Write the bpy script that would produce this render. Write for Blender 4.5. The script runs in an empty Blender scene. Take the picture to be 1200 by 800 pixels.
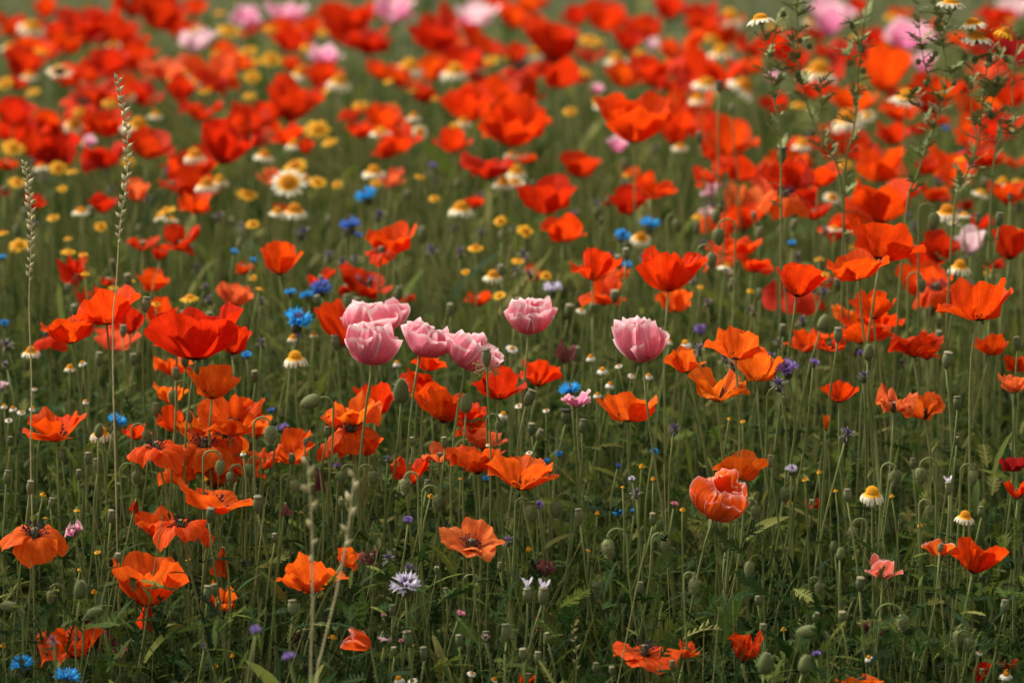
import bpy, math, random
import numpy as np
from mathutils import Matrix, Vector

sc = bpy.context.scene
C = sc.collection
RAD = math.radians

# ------------------------------------------------------------------ camera
CAM_H, PITCH, LENS = 1.30, 11.1, 135.0
cam_d = bpy.data.cameras.new('camera')
cam = bpy.data.objects.new('camera', cam_d)
C.objects.link(cam)
cam.location = (0, 0, CAM_H)
cam.rotation_euler = (RAD(90 - PITCH), 0, 0)
cam_d.lens = LENS
cam_d.sensor_width = 36.0
cam_d.clip_start = 0.05
cam_d.clip_end = 3000
cam_d.dof.use_dof = True
cam_d.dof.focus_distance = 3.66
cam_d.dof.aperture_fstop = 5.7
sc.camera = cam

# ------------------------------------------------------------------ sky, sun, exposure
SUN_EL, SUN_AZ = 48.0, -60.0          # azimuth from +Y (away from the camera), negative = to the left
world = bpy.data.worlds.new('World')
sc.world = world
world.use_nodes = True
wn = world.node_tree
wn.nodes.clear()
sky = wn.nodes.new('ShaderNodeTexSky')
sky.sky_type = 'NISHITA'
sky.sun_disc = False
sky.sun_elevation = RAD(SUN_EL)
sky.sun_rotation = RAD(SUN_AZ)
sky.air_density = 1.0
sky.dust_density = 4.0
sky.ozone_density = 0.6
hs = wn.nodes.new('ShaderNodeHueSaturation')     # thin even cloud: a paler, whiter sky
hs.inputs['Saturation'].default_value = 0.08
bg = wn.nodes.new('ShaderNodeBackground')
bg.inputs['Strength'].default_value = 0.12
wo = wn.nodes.new('ShaderNodeOutputWorld')
wn.links.new(sky.outputs[0], hs.inputs['Color'])
warm = wn.nodes.new('ShaderNodeMix')                 # evening cloud: the whole sky slightly warm
warm.data_type = 'RGBA'; warm.blend_type = 'MULTIPLY'
warm.inputs[0].default_value = 1.0
warm.inputs[7].default_value = (1.0, 0.96, 0.86, 1)
wn.links.new(hs.outputs[0], warm.inputs[6])
wn.links.new(warm.outputs[2], bg.inputs['Color'])
wn.links.new(bg.outputs[0], wo.inputs['Surface'])

sun_d = bpy.data.lights.new('sun', 'SUN')
sun_d.energy = 2.0
sun_d.angle = RAD(14)
sun_d.color = (1.0, 0.92, 0.80)
sun = bpy.data.objects.new('sun', sun_d)
C.objects.link(sun)
_el, _az = RAD(SUN_EL), RAD(SUN_AZ)
_to_sun = Vector((math.sin(_az) * math.cos(_el), math.cos(_az) * math.cos(_el), math.sin(_el)))
sun.rotation_euler = (-_to_sun).to_track_quat('-Z', 'Y').to_euler()

sc.view_settings.view_transform = 'Standard'
sc.view_settings.look = 'None'
sc.view_settings.gamma = 1.0
sc.view_settings.use_curve_mapping = False
sc.view_settings.exposure = 1.1

# ------------------------------------------------------------------ placing by sight line and distance
PXR = 1200 * LENS / 36.0               # photograph pixels per unit of slope
cp, sp = math.cos(RAD(PITCH)), math.sin(RAD(PITCH))

def ray(px, py):
    a, b = (px - 600) / PXR, (400 - py) / PXR
    return Vector((a, cp + b * sp, -sp + b * cp))

def at(px, py, d):
    r = ray(px, py)
    return Vector((0, 0, CAM_H)) + r * (d / r.y)

DT = [(-60, 7.2), (0, 6.6), (100, 5.6), (200, 4.9), (300, 4.3), (400, 3.9), (500, 3.70), (600, 3.58), (700, 3.5), (860, 3.40)]
def depth(py):
    return float(np.interp(py, [a for a, b in DT], [b for a, b in DT]))

# ------------------------------------------------------------------ materials
def mat(name):
    m = bpy.data.materials.new(name)
    m.use_nodes = True
    n = m.node_tree
    n.nodes.clear()
    return m, n, n.nodes, n.links

def N(nodes, t, **kw):
    x = nodes.new(t)
    for k, v in kw.items():
        setattr(x, k, v)
    return x

def ramp(nodes, stops, interp='LINEAR'):
    r = nodes.new('ShaderNodeValToRGB')
    r.color_ramp.interpolation = interp
    e = r.color_ramp.elements
    while len(e) < len(stops):
        e.new(0.5)
    for el, (p, c) in zip(e, stops):
        el.position = p
        el.color = (*c, 1) if len(c) == 3 else c
    return r

def math_n(nodes, links, op, a, b=None):
    m = nodes.new('ShaderNodeMath')
    m.operation = op
    for i, v in enumerate((a, b)):
        if v is None:
            continue
        if isinstance(v, (int, float)):
            m.inputs[i].default_value = v
        else:
            links.new(v, m.inputs[i])
    return m.outputs[0]

def mix_rgb(nodes, links, fac, a, b, blend='MIX'):
    m = nodes.new('ShaderNodeMix')
    m.data_type = 'RGBA'
    m.blend_type = blend
    for sock, v in ((m.inputs[0], fac), (m.inputs[6], a), (m.inputs[7], b)):
        if isinstance(v, (int, float)):
            sock.default_value = v
        elif isinstance(v, tuple):
            sock.default_value = (*v, 1) if len(v) == 3 else v
        else:
            links.new(v, sock)
    return m.outputs[2]

def finish_leafy(m, n, nodes, links, col, trans, rough, spec, bump=None, sheen=0.0, tcol=None):
    p = nodes.new('ShaderNodeBsdfPrincipled')
    p.inputs['Roughness'].default_value = rough
    p.inputs['Specular IOR Level'].default_value = spec
    p.inputs['Sheen Weight'].default_value = sheen
    links.new(col, p.inputs['Base Color'])
    t = nodes.new('ShaderNodeBsdfTranslucent')
    links.new(tcol or col, t.inputs['Color'])
    if bump is not None:
        links.new(bump, p.inputs['Normal'])
    mx = nodes.new('ShaderNodeMixShader')
    mx.inputs[0].default_value = trans
    links.new(p.outputs[0], mx.inputs[1])
    links.new(t.outputs[0], mx.inputs[2])
    o = nodes.new('ShaderNodeOutputMaterial')
    links.new(mx.outputs[0], o.inputs['Surface'])
    return m

def petal_material(name, kind):
    """colour from the object; fine lengthwise creases; blotch at the claw or a pale rim as pigment"""
    m, n, nd, lk = mat(name)
    oi = N(nd, 'ShaderNodeObjectInfo')
    uv = N(nd, 'ShaderNodeUVMap', uv_map='uv')
    sep = N(nd, 'ShaderNodeSeparateXYZ')
    lk.new(uv.outputs[0], sep.inputs[0])
    u, v = sep.outputs[0], sep.outputs[1]
    comb = N(nd, 'ShaderNodeCombineXYZ')
    lk.new(math_n(nd, lk, 'MULTIPLY', u, 34.0), comb.inputs[0])
    lk.new(math_n(nd, lk, 'MULTIPLY', v, 2.2), comb.inputs[1])
    lk.new(math_n(nd, lk, 'MULTIPLY', oi.outputs['Random'], 50.0), comb.inputs[2])
    crease = N(nd, 'ShaderNodeTexNoise')
    crease.inputs['Scale'].default_value = 1.0
    crease.inputs['Detail'].default_value = 3.0
    lk.new(comb.outputs[0], crease.inputs['Vector'])
    comb2 = N(nd, 'ShaderNodeCombineXYZ')
    lk.new(math_n(nd, lk, 'MULTIPLY', u, 5.0), comb2.inputs[0])
    lk.new(math_n(nd, lk, 'MULTIPLY', v, 4.0), comb2.inputs[1])
    lk.new(math_n(nd, lk, 'MULTIPLY', oi.outputs['Random'], 70.0), comb2.inputs[2])
    blot = N(nd, 'ShaderNodeTexNoise')
    blot.inputs['Scale'].default_value = 1.0
    blot.inputs['Detail'].default_value = 2.0
    lk.new(comb2.outputs[0], blot.inputs['Vector'])
    col = oi.outputs['Color']
    k1 = ramp(nd, [(0.3, (0.62, 0.55, 0.5)), (0.62, (1.12, 1.12, 1.1))])
    lk.new(crease.outputs[0], k1.inputs[0])
    col = mix_rgb(nd, lk, 0.55 if kind == 'red' else 0.28, col, mix_rgb(nd, lk, 1.0, col, k1.outputs[0], 'MULTIPLY'))
    k2 = ramp(nd, [(0.32, (0.8, 0.68, 0.7)), (0.68, (1.12, 1.35, 1.3))])
    lk.new(blot.outputs[0], k2.inputs[0])
    col = mix_rgb(nd, lk, 0.8 if kind == 'red' else 0.3, col, mix_rgb(nd, lk, 1.0, col, k2.outputs[0], 'MULTIPLY'))
    wob = math_n(nd, lk, 'MULTIPLY', math_n(nd, lk, 'SUBTRACT', crease.outputs[0], 0.5), 0.22)
    vw = math_n(nd, lk, 'ADD', v, wob)
    if kind == 'red':
        k = ramp(nd, [(0.10, (1, 1, 1)), (0.19, (0, 0, 0))])
        lk.new(vw, k.inputs[0])
        f = math_n(nd, lk, 'MULTIPLY', k.outputs[0], oi.outputs['Alpha'])
        col = mix_rgb(nd, lk, f, col, (0.012, 0.004, 0.008))
    else:
        if kind == 'pink':
            k = ramp(nd, [(0.0, (0.30, 0.30, 0.30)), (0.25, (0, 0, 0)), (0.45, (0.04, 0.04, 0.04)), (0.86, (0.24, 0.24, 0.24)), (0.95, (0.85, 0.85, 0.85)), (1.0, (1, 1, 1))])
        else:
            k = ramp(nd, [(0.0, (0, 0, 0)), (0.90, (0, 0, 0)), (0.965, (0.25, 0.25, 0.25)), (1.0, (0.75, 0.75, 0.75))])
        vw2 = math_n(nd, lk, 'ADD', v, math_n(nd, lk, 'MULTIPLY', math_n(nd, lk, 'SUBTRACT', blot.outputs[0], 0.55), 0.20))
        au = math_n(nd, lk, 'ABSOLUTE', math_n(nd, lk, 'SUBTRACT', math_n(nd, lk, 'MULTIPLY', u, 2.0), 1.0))
        rim = math_n(nd, lk, 'MAXIMUM', vw2, math_n(nd, lk, 'MULTIPLY', math_n(nd, lk, 'POWER', au, 2.2), math_n(nd, lk, 'GREATER_THAN', v, 0.12)))
        lk.new(math_n(nd, lk, 'ADD', rim, math_n(nd, lk, 'MULTIPLY', wob, 0.25)), k.inputs[0])
        col = mix_rgb(nd, lk, k.outputs[0], col, (0.88, 0.68, 0.70))
    b = N(nd, 'ShaderNodeBump')
    b.inputs['Strength'].default_value = 0.8
    b.inputs['Distance'].default_value = 0.003
    lk.new(crease.outputs[0], b.inputs['Height'])
    return finish_leafy(m, n, nd, lk, col, 0.50, 0.6, 0.10, b.outputs[0], 0.0)

def stem_material(name, c1, c2, trans=0.1, rough=0.6):
    m, n, nd, lk = mat(name)
    oi = N(nd, 'ShaderNodeObjectInfo')
    tc = N(nd, 'ShaderNodeTexCoord')
    nz = N(nd, 'ShaderNodeTexNoise')
    nz.inputs['Scale'].default_value = 14
    nz.inputs['Detail'].default_value = 3
    lk.new(tc.outputs['Object'], nz.inputs['Vector'])
    f = math_n(nd, lk, 'ADD', math_n(nd, lk, 'MULTIPLY', oi.outputs['Random'], 0.6), math_n(nd, lk, 'SUBTRACT', math_n(nd, lk, 'MULTIPLY', nz.outputs[0], 1.2), 0.4))
    col = mix_rgb(nd, lk, f, c1, c2)
    return finish_leafy(m, n, nd, lk, col, trans, rough, 0.15, None, 0.05)

def plain_material(name, c1, c2, scale=300, rough=0.7, trans=0.1, bump=0.4, spec=0.2):
    m, n, nd, lk = mat(name)
    tc = N(nd, 'ShaderNodeTexCoord')
    oi = N(nd, 'ShaderNodeObjectInfo')
    nz = N(nd, 'ShaderNodeTexNoise')
    nz.inputs['Scale'].default_value = scale
    nz.inputs['Detail'].default_value = 3
    lk.new(tc.outputs['Object'], nz.inputs['Vector'])
    k = ramp(nd, [(0.32, (0, 0, 0)), (0.68, (1, 1, 1))])
    f = math_n(nd, lk, 'ADD', nz.outputs[0], math_n(nd, lk, 'MULTIPLY', math_n(nd, lk, 'SUBTRACT', oi.outputs['Random'], 0.5), 0.35))
    lk.new(f, k.inputs[0])
    col = mix_rgb(nd, lk, k.outputs[0], c1, c2)
    b = N(nd, 'ShaderNodeBump')
    b.inputs['Strength'].default_value = bump
    b.inputs['Distance'].default_value = 0.001
    lk.new(nz.outputs[0], b.inputs['Height'])
    return finish_leafy(m, n, nd, lk, col, trans, rough, spec, b.outputs[0])

def ray_material(name, base, tip, v0, v1):
    """ray florets: pigment changes along each floret"""
    m, n, nd, lk = mat(name)
    uv = N(nd, 'ShaderNodeUVMap', uv_map='uv')
    sep = N(nd, 'ShaderNodeSeparateXYZ')
    lk.new(uv.outputs[0], sep.inputs[0])
    k = ramp(nd, [(v0, base), (v1, tip)])
    lk.new(sep.outputs[1], k.inputs[0])
    return finish_leafy(m, n, nd, lk, k.outputs[0], 0.35, 0.65, 0.2)

def tint_material(name, stops, trans, rough=0.55, spec=0.3):
    m, n, nd, lk = mat(name)
    at_ = N(nd, 'ShaderNodeAttribute', attribute_name='tint')
    k = ramp(nd, stops)
    lk.new(at_.outputs['Fac'], k.inputs[0])
    return finish_leafy(m, n, nd, lk, k.outputs[0], trans, rough, spec)

M = {}
M['red'] = petal_material('poppy_petal', 'red')
M['edged'] = petal_material('pale_edged_poppy_petal', 'edged')
M['pink'] = petal_material('pink_poppy_petal', 'pink')
M['stem'] = stem_material('poppy_stem', (0.085, 0.125, 0.028), (0.23, 0.265, 0.085))
M['darkstem'] = stem_material('weed_stem', (0.11, 0.14, 0.04), (0.22, 0.245, 0.085))
M['pod'] = plain_material('seed_capsule', (0.075, 0.10, 0.040), (0.17, 0.185, 0.085), 120, 0.6, 0.05)
M['podcap'] = plain_material('capsule_cap', (0.10, 0.09, 0.05), (0.24, 0.22, 0.13), 700, 0.8, 0.0)
M['darkcap'] = plain_material('dark_capsule_cap', (0.02, 0.02, 0.022), (0.06, 0.06, 0.06), 700, 0.8, 0.0)
M['bud'] = plain_material('poppy_bud_skin', (0.085, 0.11, 0.035), (0.16, 0.18, 0.065), 160, 0.65, 0.08)
M['hair'] = stem_material('plant_bristle', (0.24, 0.26, 0.12), (0.40, 0.40, 0.24), 0.4)
M['stamen'] = plain_material('stamens', (0.012, 0.008, 0.014), (0.05, 0.03, 0.045), 900, 0.8, 0.0)
M['drystamen'] = plain_material('dried_stamens', (0.28, 0.19, 0.07), (0.45, 0.33, 0.15), 900, 0.8, 0.2)
M['disc'] = plain_material('daisy_disc', (0.66, 0.22, 0.008), (0.85, 0.40, 0.015), 900, 0.85, 0.0, 0.9)
M['daisy'] = ray_material('daisy_rays', (0.85, 0.40, 0.02), (0.80, 0.76, 0.58), 0.30, 0.52)
M['white'] = ray_material('white_rays', (0.74, 0.72, 0.58), (0.80, 0.79, 0.70), 0.1, 0.4)
M['yellow'] = ray_material('yellow_rays', (0.82, 0.32, 0.008), (0.90, 0.48, 0.015), 0.1, 0.7)
M['blue'] = ray_material('cornflower_blue', (0.02, 0.17, 0.55), (0.045, 0.40, 0.80), 0.2, 0.7)
M['deepblue'] = ray_material('cornflower_deep_blue', (0.03, 0.06, 0.34), (0.08, 0.20, 0.60), 0.2, 0.7)
M['purple'] = ray_material('cornflower_purple', (0.13, 0.06, 0.30), (0.32, 0.22, 0.55), 0.2, 0.8)
M['lilac'] = ray_material('cornflower_lilac', (0.26, 0.19, 0.40), (0.66, 0.62, 0.74), 0.1, 0.6)
M['faded'] = ray_material('cornflower_faded', (0.10, 0.08, 0.11), (0.40, 0.39, 0.42), 0.1, 0.9)
M['pinkcorn'] = ray_material('cornflower_pink', (0.45, 0.10, 0.18), (0.78, 0.32, 0.40), 0.2, 0.8)
M['spent'] = ray_material('cornflower_spent', (0.20, 0.15, 0.11), (0.52, 0.44, 0.38), 0.1, 0.9)
M['florets'] = plain_material('inner_florets', (0.03, 0.02, 0.09), (0.12, 0.06, 0.20), 900, 0.8, 0.0)
M['calyx'] = plain_material('flower_calyx', (0.06, 0.07, 0.035), (0.14, 0.14, 0.07), 900, 0.75, 0.0, 0.9)
M['straw'] = plain_material('grass_spikelet', (0.36, 0.32, 0.15), (0.58, 0.52, 0.31), 300, 0.75, 0.25)
M['withered'] = plain_material('withered_petals', (0.10, 0.02, 0.03), (0.34, 0.11, 0.10), 160, 0.85, 0.15, 0.9)
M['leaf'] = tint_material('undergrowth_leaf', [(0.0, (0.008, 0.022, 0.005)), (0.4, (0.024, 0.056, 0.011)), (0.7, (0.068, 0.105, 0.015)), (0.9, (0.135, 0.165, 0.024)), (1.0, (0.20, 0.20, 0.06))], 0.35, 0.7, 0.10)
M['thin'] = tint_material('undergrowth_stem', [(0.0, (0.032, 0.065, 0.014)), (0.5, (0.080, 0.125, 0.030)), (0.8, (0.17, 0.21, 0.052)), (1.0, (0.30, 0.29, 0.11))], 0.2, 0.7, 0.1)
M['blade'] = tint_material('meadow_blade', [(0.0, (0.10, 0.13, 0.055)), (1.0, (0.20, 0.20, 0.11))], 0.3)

# ------------------------------------------------------------------ mesh helpers
class MB:
    def __init__(self):
        self.v, self.f, self.uv, self.mi = [], [], [], []
    def add(self, v, f, uv=None, mi=0):
        o = len(self.v)
        self.v.extend([tuple(map(float, p)) for p in v])
        self.f.extend([tuple(int(i) + o for i in q) for q in f])
        self.uv.extend([tuple(map(float, p)) for p in uv] if uv is not None else [(0.0, 0.0)] * len(v))
        self.mi.extend([mi] * len(f))
        return self
    def mesh(self, name, mats, smooth=True):
        me = bpy.data.meshes.new(name)
        me.from_pydata(self.v, [], self.f)
        if not isinstance(mats, (list, tuple)):
            mats = [mats]
        for m in mats:
            me.materials.append(m)
        li = np.empty(len(me.loops), dtype=np.int32)
        me.loops.foreach_get('vertex_index', li)
        me.uv_layers.new(name='uv').data.foreach_set('uv', np.asarray(self.uv, dtype=np.float32)[li].ravel())
        if smooth:
            me.polygons.foreach_set('use_smooth', [True] * len(me.polygons))
        if len(mats) > 1:
            me.polygons.foreach_set('material_index', self.mi)
        return me

def part(name, me, parent, mw=None, color=None):
    o = bpy.data.objects.new(name, me)
    C.objects.link(o)
    o.parent = parent
    if mw is not None:
        o.matrix_basis = mw
    if color is not None:
        o.color = color
    return o

def root(name, loc):
    o = bpy.data.objects.new(name, None)
    o.empty_display_size = 0.02
    C.objects.link(o)
    o.location = loc
    return o

def tube_geo(P, R, sides=6, cap=True):
    P = np.asarray(P, float)
    R = np.broadcast_to(np.asarray(R, float), (len(P),))
    T = np.gradient(P, axis=0)
    T /= np.linalg.norm(T, axis=1)[:, None] + 1e-12
    ref = np.array([0.3, 1.0, 0.05]) if abs(T[:, 1]).max() < 0.9 else np.array([1.0, 0.1, 0.05])
    A = np.cross(T, ref)
    A /= np.linalg.norm(A, axis=1)[:, None] + 1e-12
    B = np.cross(T, A)
    a = np.linspace(0, 2 * math.pi, sides, endpoint=False)
    ring = np.cos(a)[None, :, None] * A[:, None, :] + np.sin(a)[None, :, None] * B[:, None, :]
    V = (P[:, None, :] + ring * R[:, None, None]).reshape(-1, 3)
    F = []
    for i in range(len(P) - 1):
        for j in range(sides):
            k = (j + 1) % sides
            F.append((i * sides + j, i * sides + k, (i + 1) * sides + k, (i + 1) * sides + j))
    if cap:
        F.append(tuple(range((len(P) - 1) * sides, len(P) * sides)))
    return V, F

def hairs_geo(P, R, n, rng, ln=0.0028):
    """fine bristles standing off a stem"""
    P = np.asarray(P, float)
    R = np.broadcast_to(np.asarray(R, float), (len(P),))
    t = np.array([rng.random() for _ in range(n)]) ** 0.6 * (len(P) - 1.001)
    i = t.astype(int); f = (t - i)[:, None]
    c = P[i] * (1 - f) + P[i + 1] * f
    tang = P[i + 1] - P[i]
    tang /= np.linalg.norm(tang, axis=1)[:, None] + 1e-12
    g = np.array([[rng.gauss(0, 1) for _ in range(3)] for _ in range(n)])
    out = g - (g * tang).sum(1)[:, None] * tang
    out /= np.linalg.norm(out, axis=1)[:, None] + 1e-9
    side = np.cross(out, tang)
    r = R[i][:, None]
    w = 0.00022
    a = c + out * r * 0.8 + side * w
    b = c + out * r * 0.8 - side * w
    tip = c + out * (r + ln * (0.6 + 0.6 * np.array([rng.random() for _ in range(n)])[:, None])) + tang * 0.0006
    V = np.stack([a, b, tip], 1).reshape(-1, 3)
    return V, [(3 * k, 3 * k + 1, 3 * k + 2) for k in range(n)]

def lathe_geo(prof, sides=14, rib=0.0, nrib=0):
    V, F = [], []
    for (r, z) in prof:
        for j in range(sides):
            a = 2 * math.pi * j / sides
            rr = r * (1 + rib * math.cos(nrib * a))
            V.append((rr * math.cos(a), rr * math.sin(a), z))
    n = len(prof)
    for i in range(n - 1):
        for j in range(sides):
            k = (j + 1) % sides
            F.append((i * sides + j, i * sides + k, (i + 1) * sides + k, (i + 1) * sides + j))
    F.append(tuple(reversed(range(sides))))
    F.append(tuple(range((n - 1) * sides, n * sides)))
    return np.array(V), F

def bez(p0, p1, p2, p3, n):
    t = np.linspace(0, 1, n)[:, None]
    p0, p1, p2, p3 = (np.asarray(p, float) for p in (p0, p1, p2, p3))
    return (1 - t) ** 3 * p0 + 3 * (1 - t) ** 2 * t * p1 + 3 * (1 - t) * t * t * p2 + t ** 3 * p3

def smooth_line(pts, n):
    """Catmull-Rom through the points"""
    pts = [np.asarray(p, float) for p in pts]
    pts = [2 * pts[0] - pts[1]] + pts + [2 * pts[-1] - pts[-2]]
    out = []
    m = len(pts) - 3
    for i in range(m):
        a, b, c, d = pts[i:i + 4]
        for t in np.linspace(0, 1, n, endpoint=(i == m - 1)):
            out.append(0.5 * (2 * b + (c - a) * t + (2 * a - 5 * b + 4 * c - d) * t * t + (3 * b - a - 3 * c + d) * t ** 3))
    return np.array(out)

# ------------------------------------------------------------------ petals
# form: elevation along the petal (deg), half angle, petals, spread of elevation, ruffle, inner scale
FORMS = {
    'cup':    ([8, 34, 58, 62], 76, 4, 8, 0.06, 0.93),
    'deep':   ([15, 50, 74, 82], 76, 4, 6, 0.045, 0.92),
    'bowl':   ([4, 26, 46, 40], 74, 4, 14, 0.085, 0.92),
    'open':   ([14, 28, 34, 12], 70, 5, 17, 0.10, 0.88),
    'flat':   ([6, 8, 4, -14], 66, 4, 9, 0.08, 0.9),
    'droop':  ([22, 8, -22, -48], 62, 4, 14, 0.09, 0.86),
    'full':   ([8, 30, 48, 50], 66, 6, 16, 0.10, 0.82),
    'globe':  ([10, 46, 78, 96], 70, 10, 11, 0.085, 0.80),
    'shut':   ([40, 70, 84, 96], 70, 4, 8, 0.10, 0.85),
    'wither': ([-40, -70, -80, -86], 46, 4, 20, 0.22, 0.8),
    'crumple': ([30, 40, 60, 20], 60, 5, 34, 0.24, 0.8),
}

def petal_geo(e, A, phi0, L, ruf, rng, nu, nv, taper=0.30):
    u = np.linspace(-1, 1, nu)
    v = np.linspace(0, 1, nv)
    el = np.radians(np.interp(v, [0, 0.3, 0.65, 1], e))
    ds = np.diff(v, prepend=0)
    r = 0.05 + np.cumsum(np.cos(el) * ds)
    z = np.cumsum(np.sin(el) * ds)
    U, V = np.meshgrid(u, v)
    ph = [rng.uniform(0, 6.28) for _ in range(8)]
    edge = 1 - taper * np.abs(U) ** 3.2
    edge = edge + 0.028 * np.sin(5 * U + ph[0]) + 0.022 * np.sin(11 * U + ph[1]) + 0.016 * np.sin(19 * U + ph[2])
    k = V * edge
    rr = np.interp(k, v, r, right=r[-1]) + np.clip(k - 1, 0, None) * math.cos(el[-1])
    zz = np.interp(k, v, z, right=z[-1]) + np.clip(k - 1, 0, None) * math.sin(el[-1])
    ek = np.interp(k, v, el)
    n1 = np.sin(3.1 * U + ph[3]) * 0.9 + np.sin(6.3 * U + ph[4] + 2 * V) * 0.6 + np.sin(11 * U + ph[5] - 3 * V) * 0.42 + np.sin(17 * U + ph[6]) * 0.24 + np.sin(27 * U + ph[2] + 5 * V) * 0.14
    off = ruf * n1 * V ** 1.7
    # side edges curl a little outwards
    off = off - 0.05 * np.abs(U) ** 4 * V
    rr = rr - off * np.sin(ek)
    zz = zz + off * np.cos(ek)
    wide = np.radians(A) * (0.80 + 0.20 * V)
    ang = phi0 + U * wide + 0.05 * np.sin(4 * V + ph[7])
    X = rr * np.cos(ang) * L
    Y = rr * np.sin(ang) * L
    verts = np.stack([X, Y, zz * L], -1).reshape(-1, 3)
    uvs = np.stack([U * 0.5 + 0.5, V], -1).reshape(-1, 2)
    F = []
    for i in range(nv - 1):
        for j in range(nu - 1):
            a = i * nu + j
            F.append((a, a + 1, a + nu + 1, a + nu))
    return verts, F, uvs

_flower_cache = {}
def flower_shape(form, variant, fine, mkey):
    key = (form, variant, fine, mkey)
    if key in _flower_cache:
        return _flower_cache[key]
    rng = random.Random(hash((form, variant)) & 0xffff if False else sum(map(ord, form)) * 131 + variant * 7919)
    e, A, n, spread, ruf, inner = FORMS[form]
    nu, nv = (17, 11) if fine else (11, 7)
    petals = []
    globe = form == 'globe'
    outer_n = 2 if n == 4 else (n + 1) // 2
    for k in range(n):
        ring = 0 if k < outer_n else 1
        cnt = outer_n if ring == 0 else n - outer_n
        idx = k if ring == 0 else k - outer_n
        phi = 2 * math.pi * (idx + (0.5 if ring else 0)) / cnt + rng.uniform(-0.18, 0.18)
        de = rng.uniform(-spread, spread)
        ee = [e[0] + de * 0.3 + ring * 6, e[1] + de * 0.7 + ring * 6, e[2] + de + ring * 4, e[3] + de * 1.3 + rng.uniform(-8, 8)]
        L = (inner if ring else 1.0) * rng.uniform(0.93, 1.05)
        if form in ('bowl', 'cup') and ring:
            ee = [e[0] + de * .3, e[1] - 4 + de * .6, e[2] - 14 + de, e[3] - 20 + de * 1.3]
            L *= 1.06
        if globe:
            if ring:
                ee = [14, 50, 90 + rng.uniform(-6, 8), 128 + rng.uniform(-16, 16)]
                L = rng.uniform(1.02, 1.2)
                phi += rng.uniform(-.2, .2)
            else:
                ee = [2, 40, 74 + de, 88 + de]
                L = rng.uniform(0.66, 1.0)
        AA = A * rng.uniform(0.92, 1.06)
        vv, ff, uu = petal_geo(ee, AA, phi, L, ruf * rng.uniform(0.8, 1.3), rng, nu, nv, 0.10 if globe else (0.50 if form in ('bowl', 'cup') and not ring else 0.30))
        me = MB().add(vv, ff, uu).mesh('petal', M[mkey])
        petals.append((me, vv))
    allv = np.concatenate([p[1] for p in petals])
    _flower_cache[key] = (petals, allv)
    return _flower_cache[key]

def capsule_prof(s, w=1.0):
    return [(0.12 * s, 0), (0.24 * s * w, 0.10 * s), (0.39 * s * w, 0.38 * s), (0.46 * s * w, 0.72 * s), (0.43 * s * w, 0.98 * s), (0.33 * s, 1.17 * s), (0.28 * s, 1.24 * s)]
def cap_prof(s):
    return [(0.26 * s, 1.20 * s), (0.40 * s, 1.23 * s), (0.42 * s, 1.28 * s), (0.33 * s, 1.33 * s), (0.08 * s, 1.36 * s)]

v_, f_ = lathe_geo(capsule_prof(1), 14, 0.03, 7)
ME_POD = MB().add(v_, f_).mesh('capsule', M['pod'])
v_, f_ = lathe_geo(cap_prof(1), 16, 0.06, 8)
ME_CAP = MB().add(v_, f_).mesh('stigma_cap', M['podcap'])
ME_DARKCAP = MB().add(v_, f_).mesh('stigma_cap', M['darkcap'])

def stamen_mesh(mat_, seed, n=46, droop=0.0):
    rng = random.Random(seed)
    b = MB()
    for i in range(n):
        a = rng.uniform(0, 6.283)
        el = rng.uniform(0.35, 1.2) - droop
        ln = rng.uniform(0.75, 1.15)
        d = np.array([math.cos(a) * math.cos(el), math.sin(a) * math.cos(el), math.sin(el)])
        p0 = d * 0.25
        p1 = d * ln
        v, f = tube_geo([p0, p1], [0.022, 0.016], 3, False)
        b.add(v, f)
        for ax in range(1):
            q = np.array([[-.07, 0, 0], [.07, 0, 0], [0, -.07, 0], [0, .07, 0], [0, 0, -.09], [0, 0, .09]]) + p1
            b.add(q, [(0, 2, 5), (2, 1, 5), (1, 3, 5), (3, 0, 5), (2, 0, 4), (1, 2, 4), (3, 1, 4), (0, 3, 4)])
    return b.mesh('stamens', mat_)
ME_STAMEN = [stamen_mesh(M['stamen'], s) for s in range(3)]
ME_DRY = stamen_mesh(M['drystamen'], 9, 60, 0.9)

# ------------------------------------------------------------------ register of things, for labels
REG = []
def reg(o, kind, px, py, cat, group, label=None, adj='', size=0):
    REG.append(dict(o=o, kind=kind, px=px, py=py, cat=cat, group=group, label=label, adj=adj, size=size))

def stem_line(head, axis, rng, sway=0.03, n=14, rootp=None):
    """ground point and a curved stem (local to it) ending in head along axis"""
    if rootp is None:
        rootp = Vector((head.x + rng.uniform(-sway, sway) * 1.4 - axis.x * 0.03, head.y + rng.uniform(-0.02, 0.05), 0))
    e = np.array(head - rootp)
    ax = np.array(axis)
    hgt = e[2]
    p1 = np.array([rng.uniform(-sway, sway), rng.uniform(-sway, sway), hgt * 0.36])
    p2 = e - ax * hgt * 0.24 + np.array([rng.uniform(-1, 1), rng.uniform(-1, 1), 0]) * sway * 0.55
    P = bez((0, 0, 0), p1, p2, e, n)
    wob = rng.uniform(0, 6.28)
    t = np.linspace(0, 1, n)
    P[:, 0] += 0.0035 * np.sin(t * 9 + wob) * t * (1 - t) * 4
    return rootp, P

def add_stem(rt, P, r0, r1, rng, hairy=0, matk='stem', name='stem', sides=6):
    R = np.linspace(r0, r1, len(P))
    v, f = tube_geo(P, R, sides)
    b = MB().add(v, f)
    if hairy:
        hv, hf = hairs_geo(P, R, hairy, rng)
        b.add(hv, hf, None, 1)
    return part(name, b.mesh(name, [M[matk], M['hair']] if hairy else M[matk]), rt)

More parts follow.
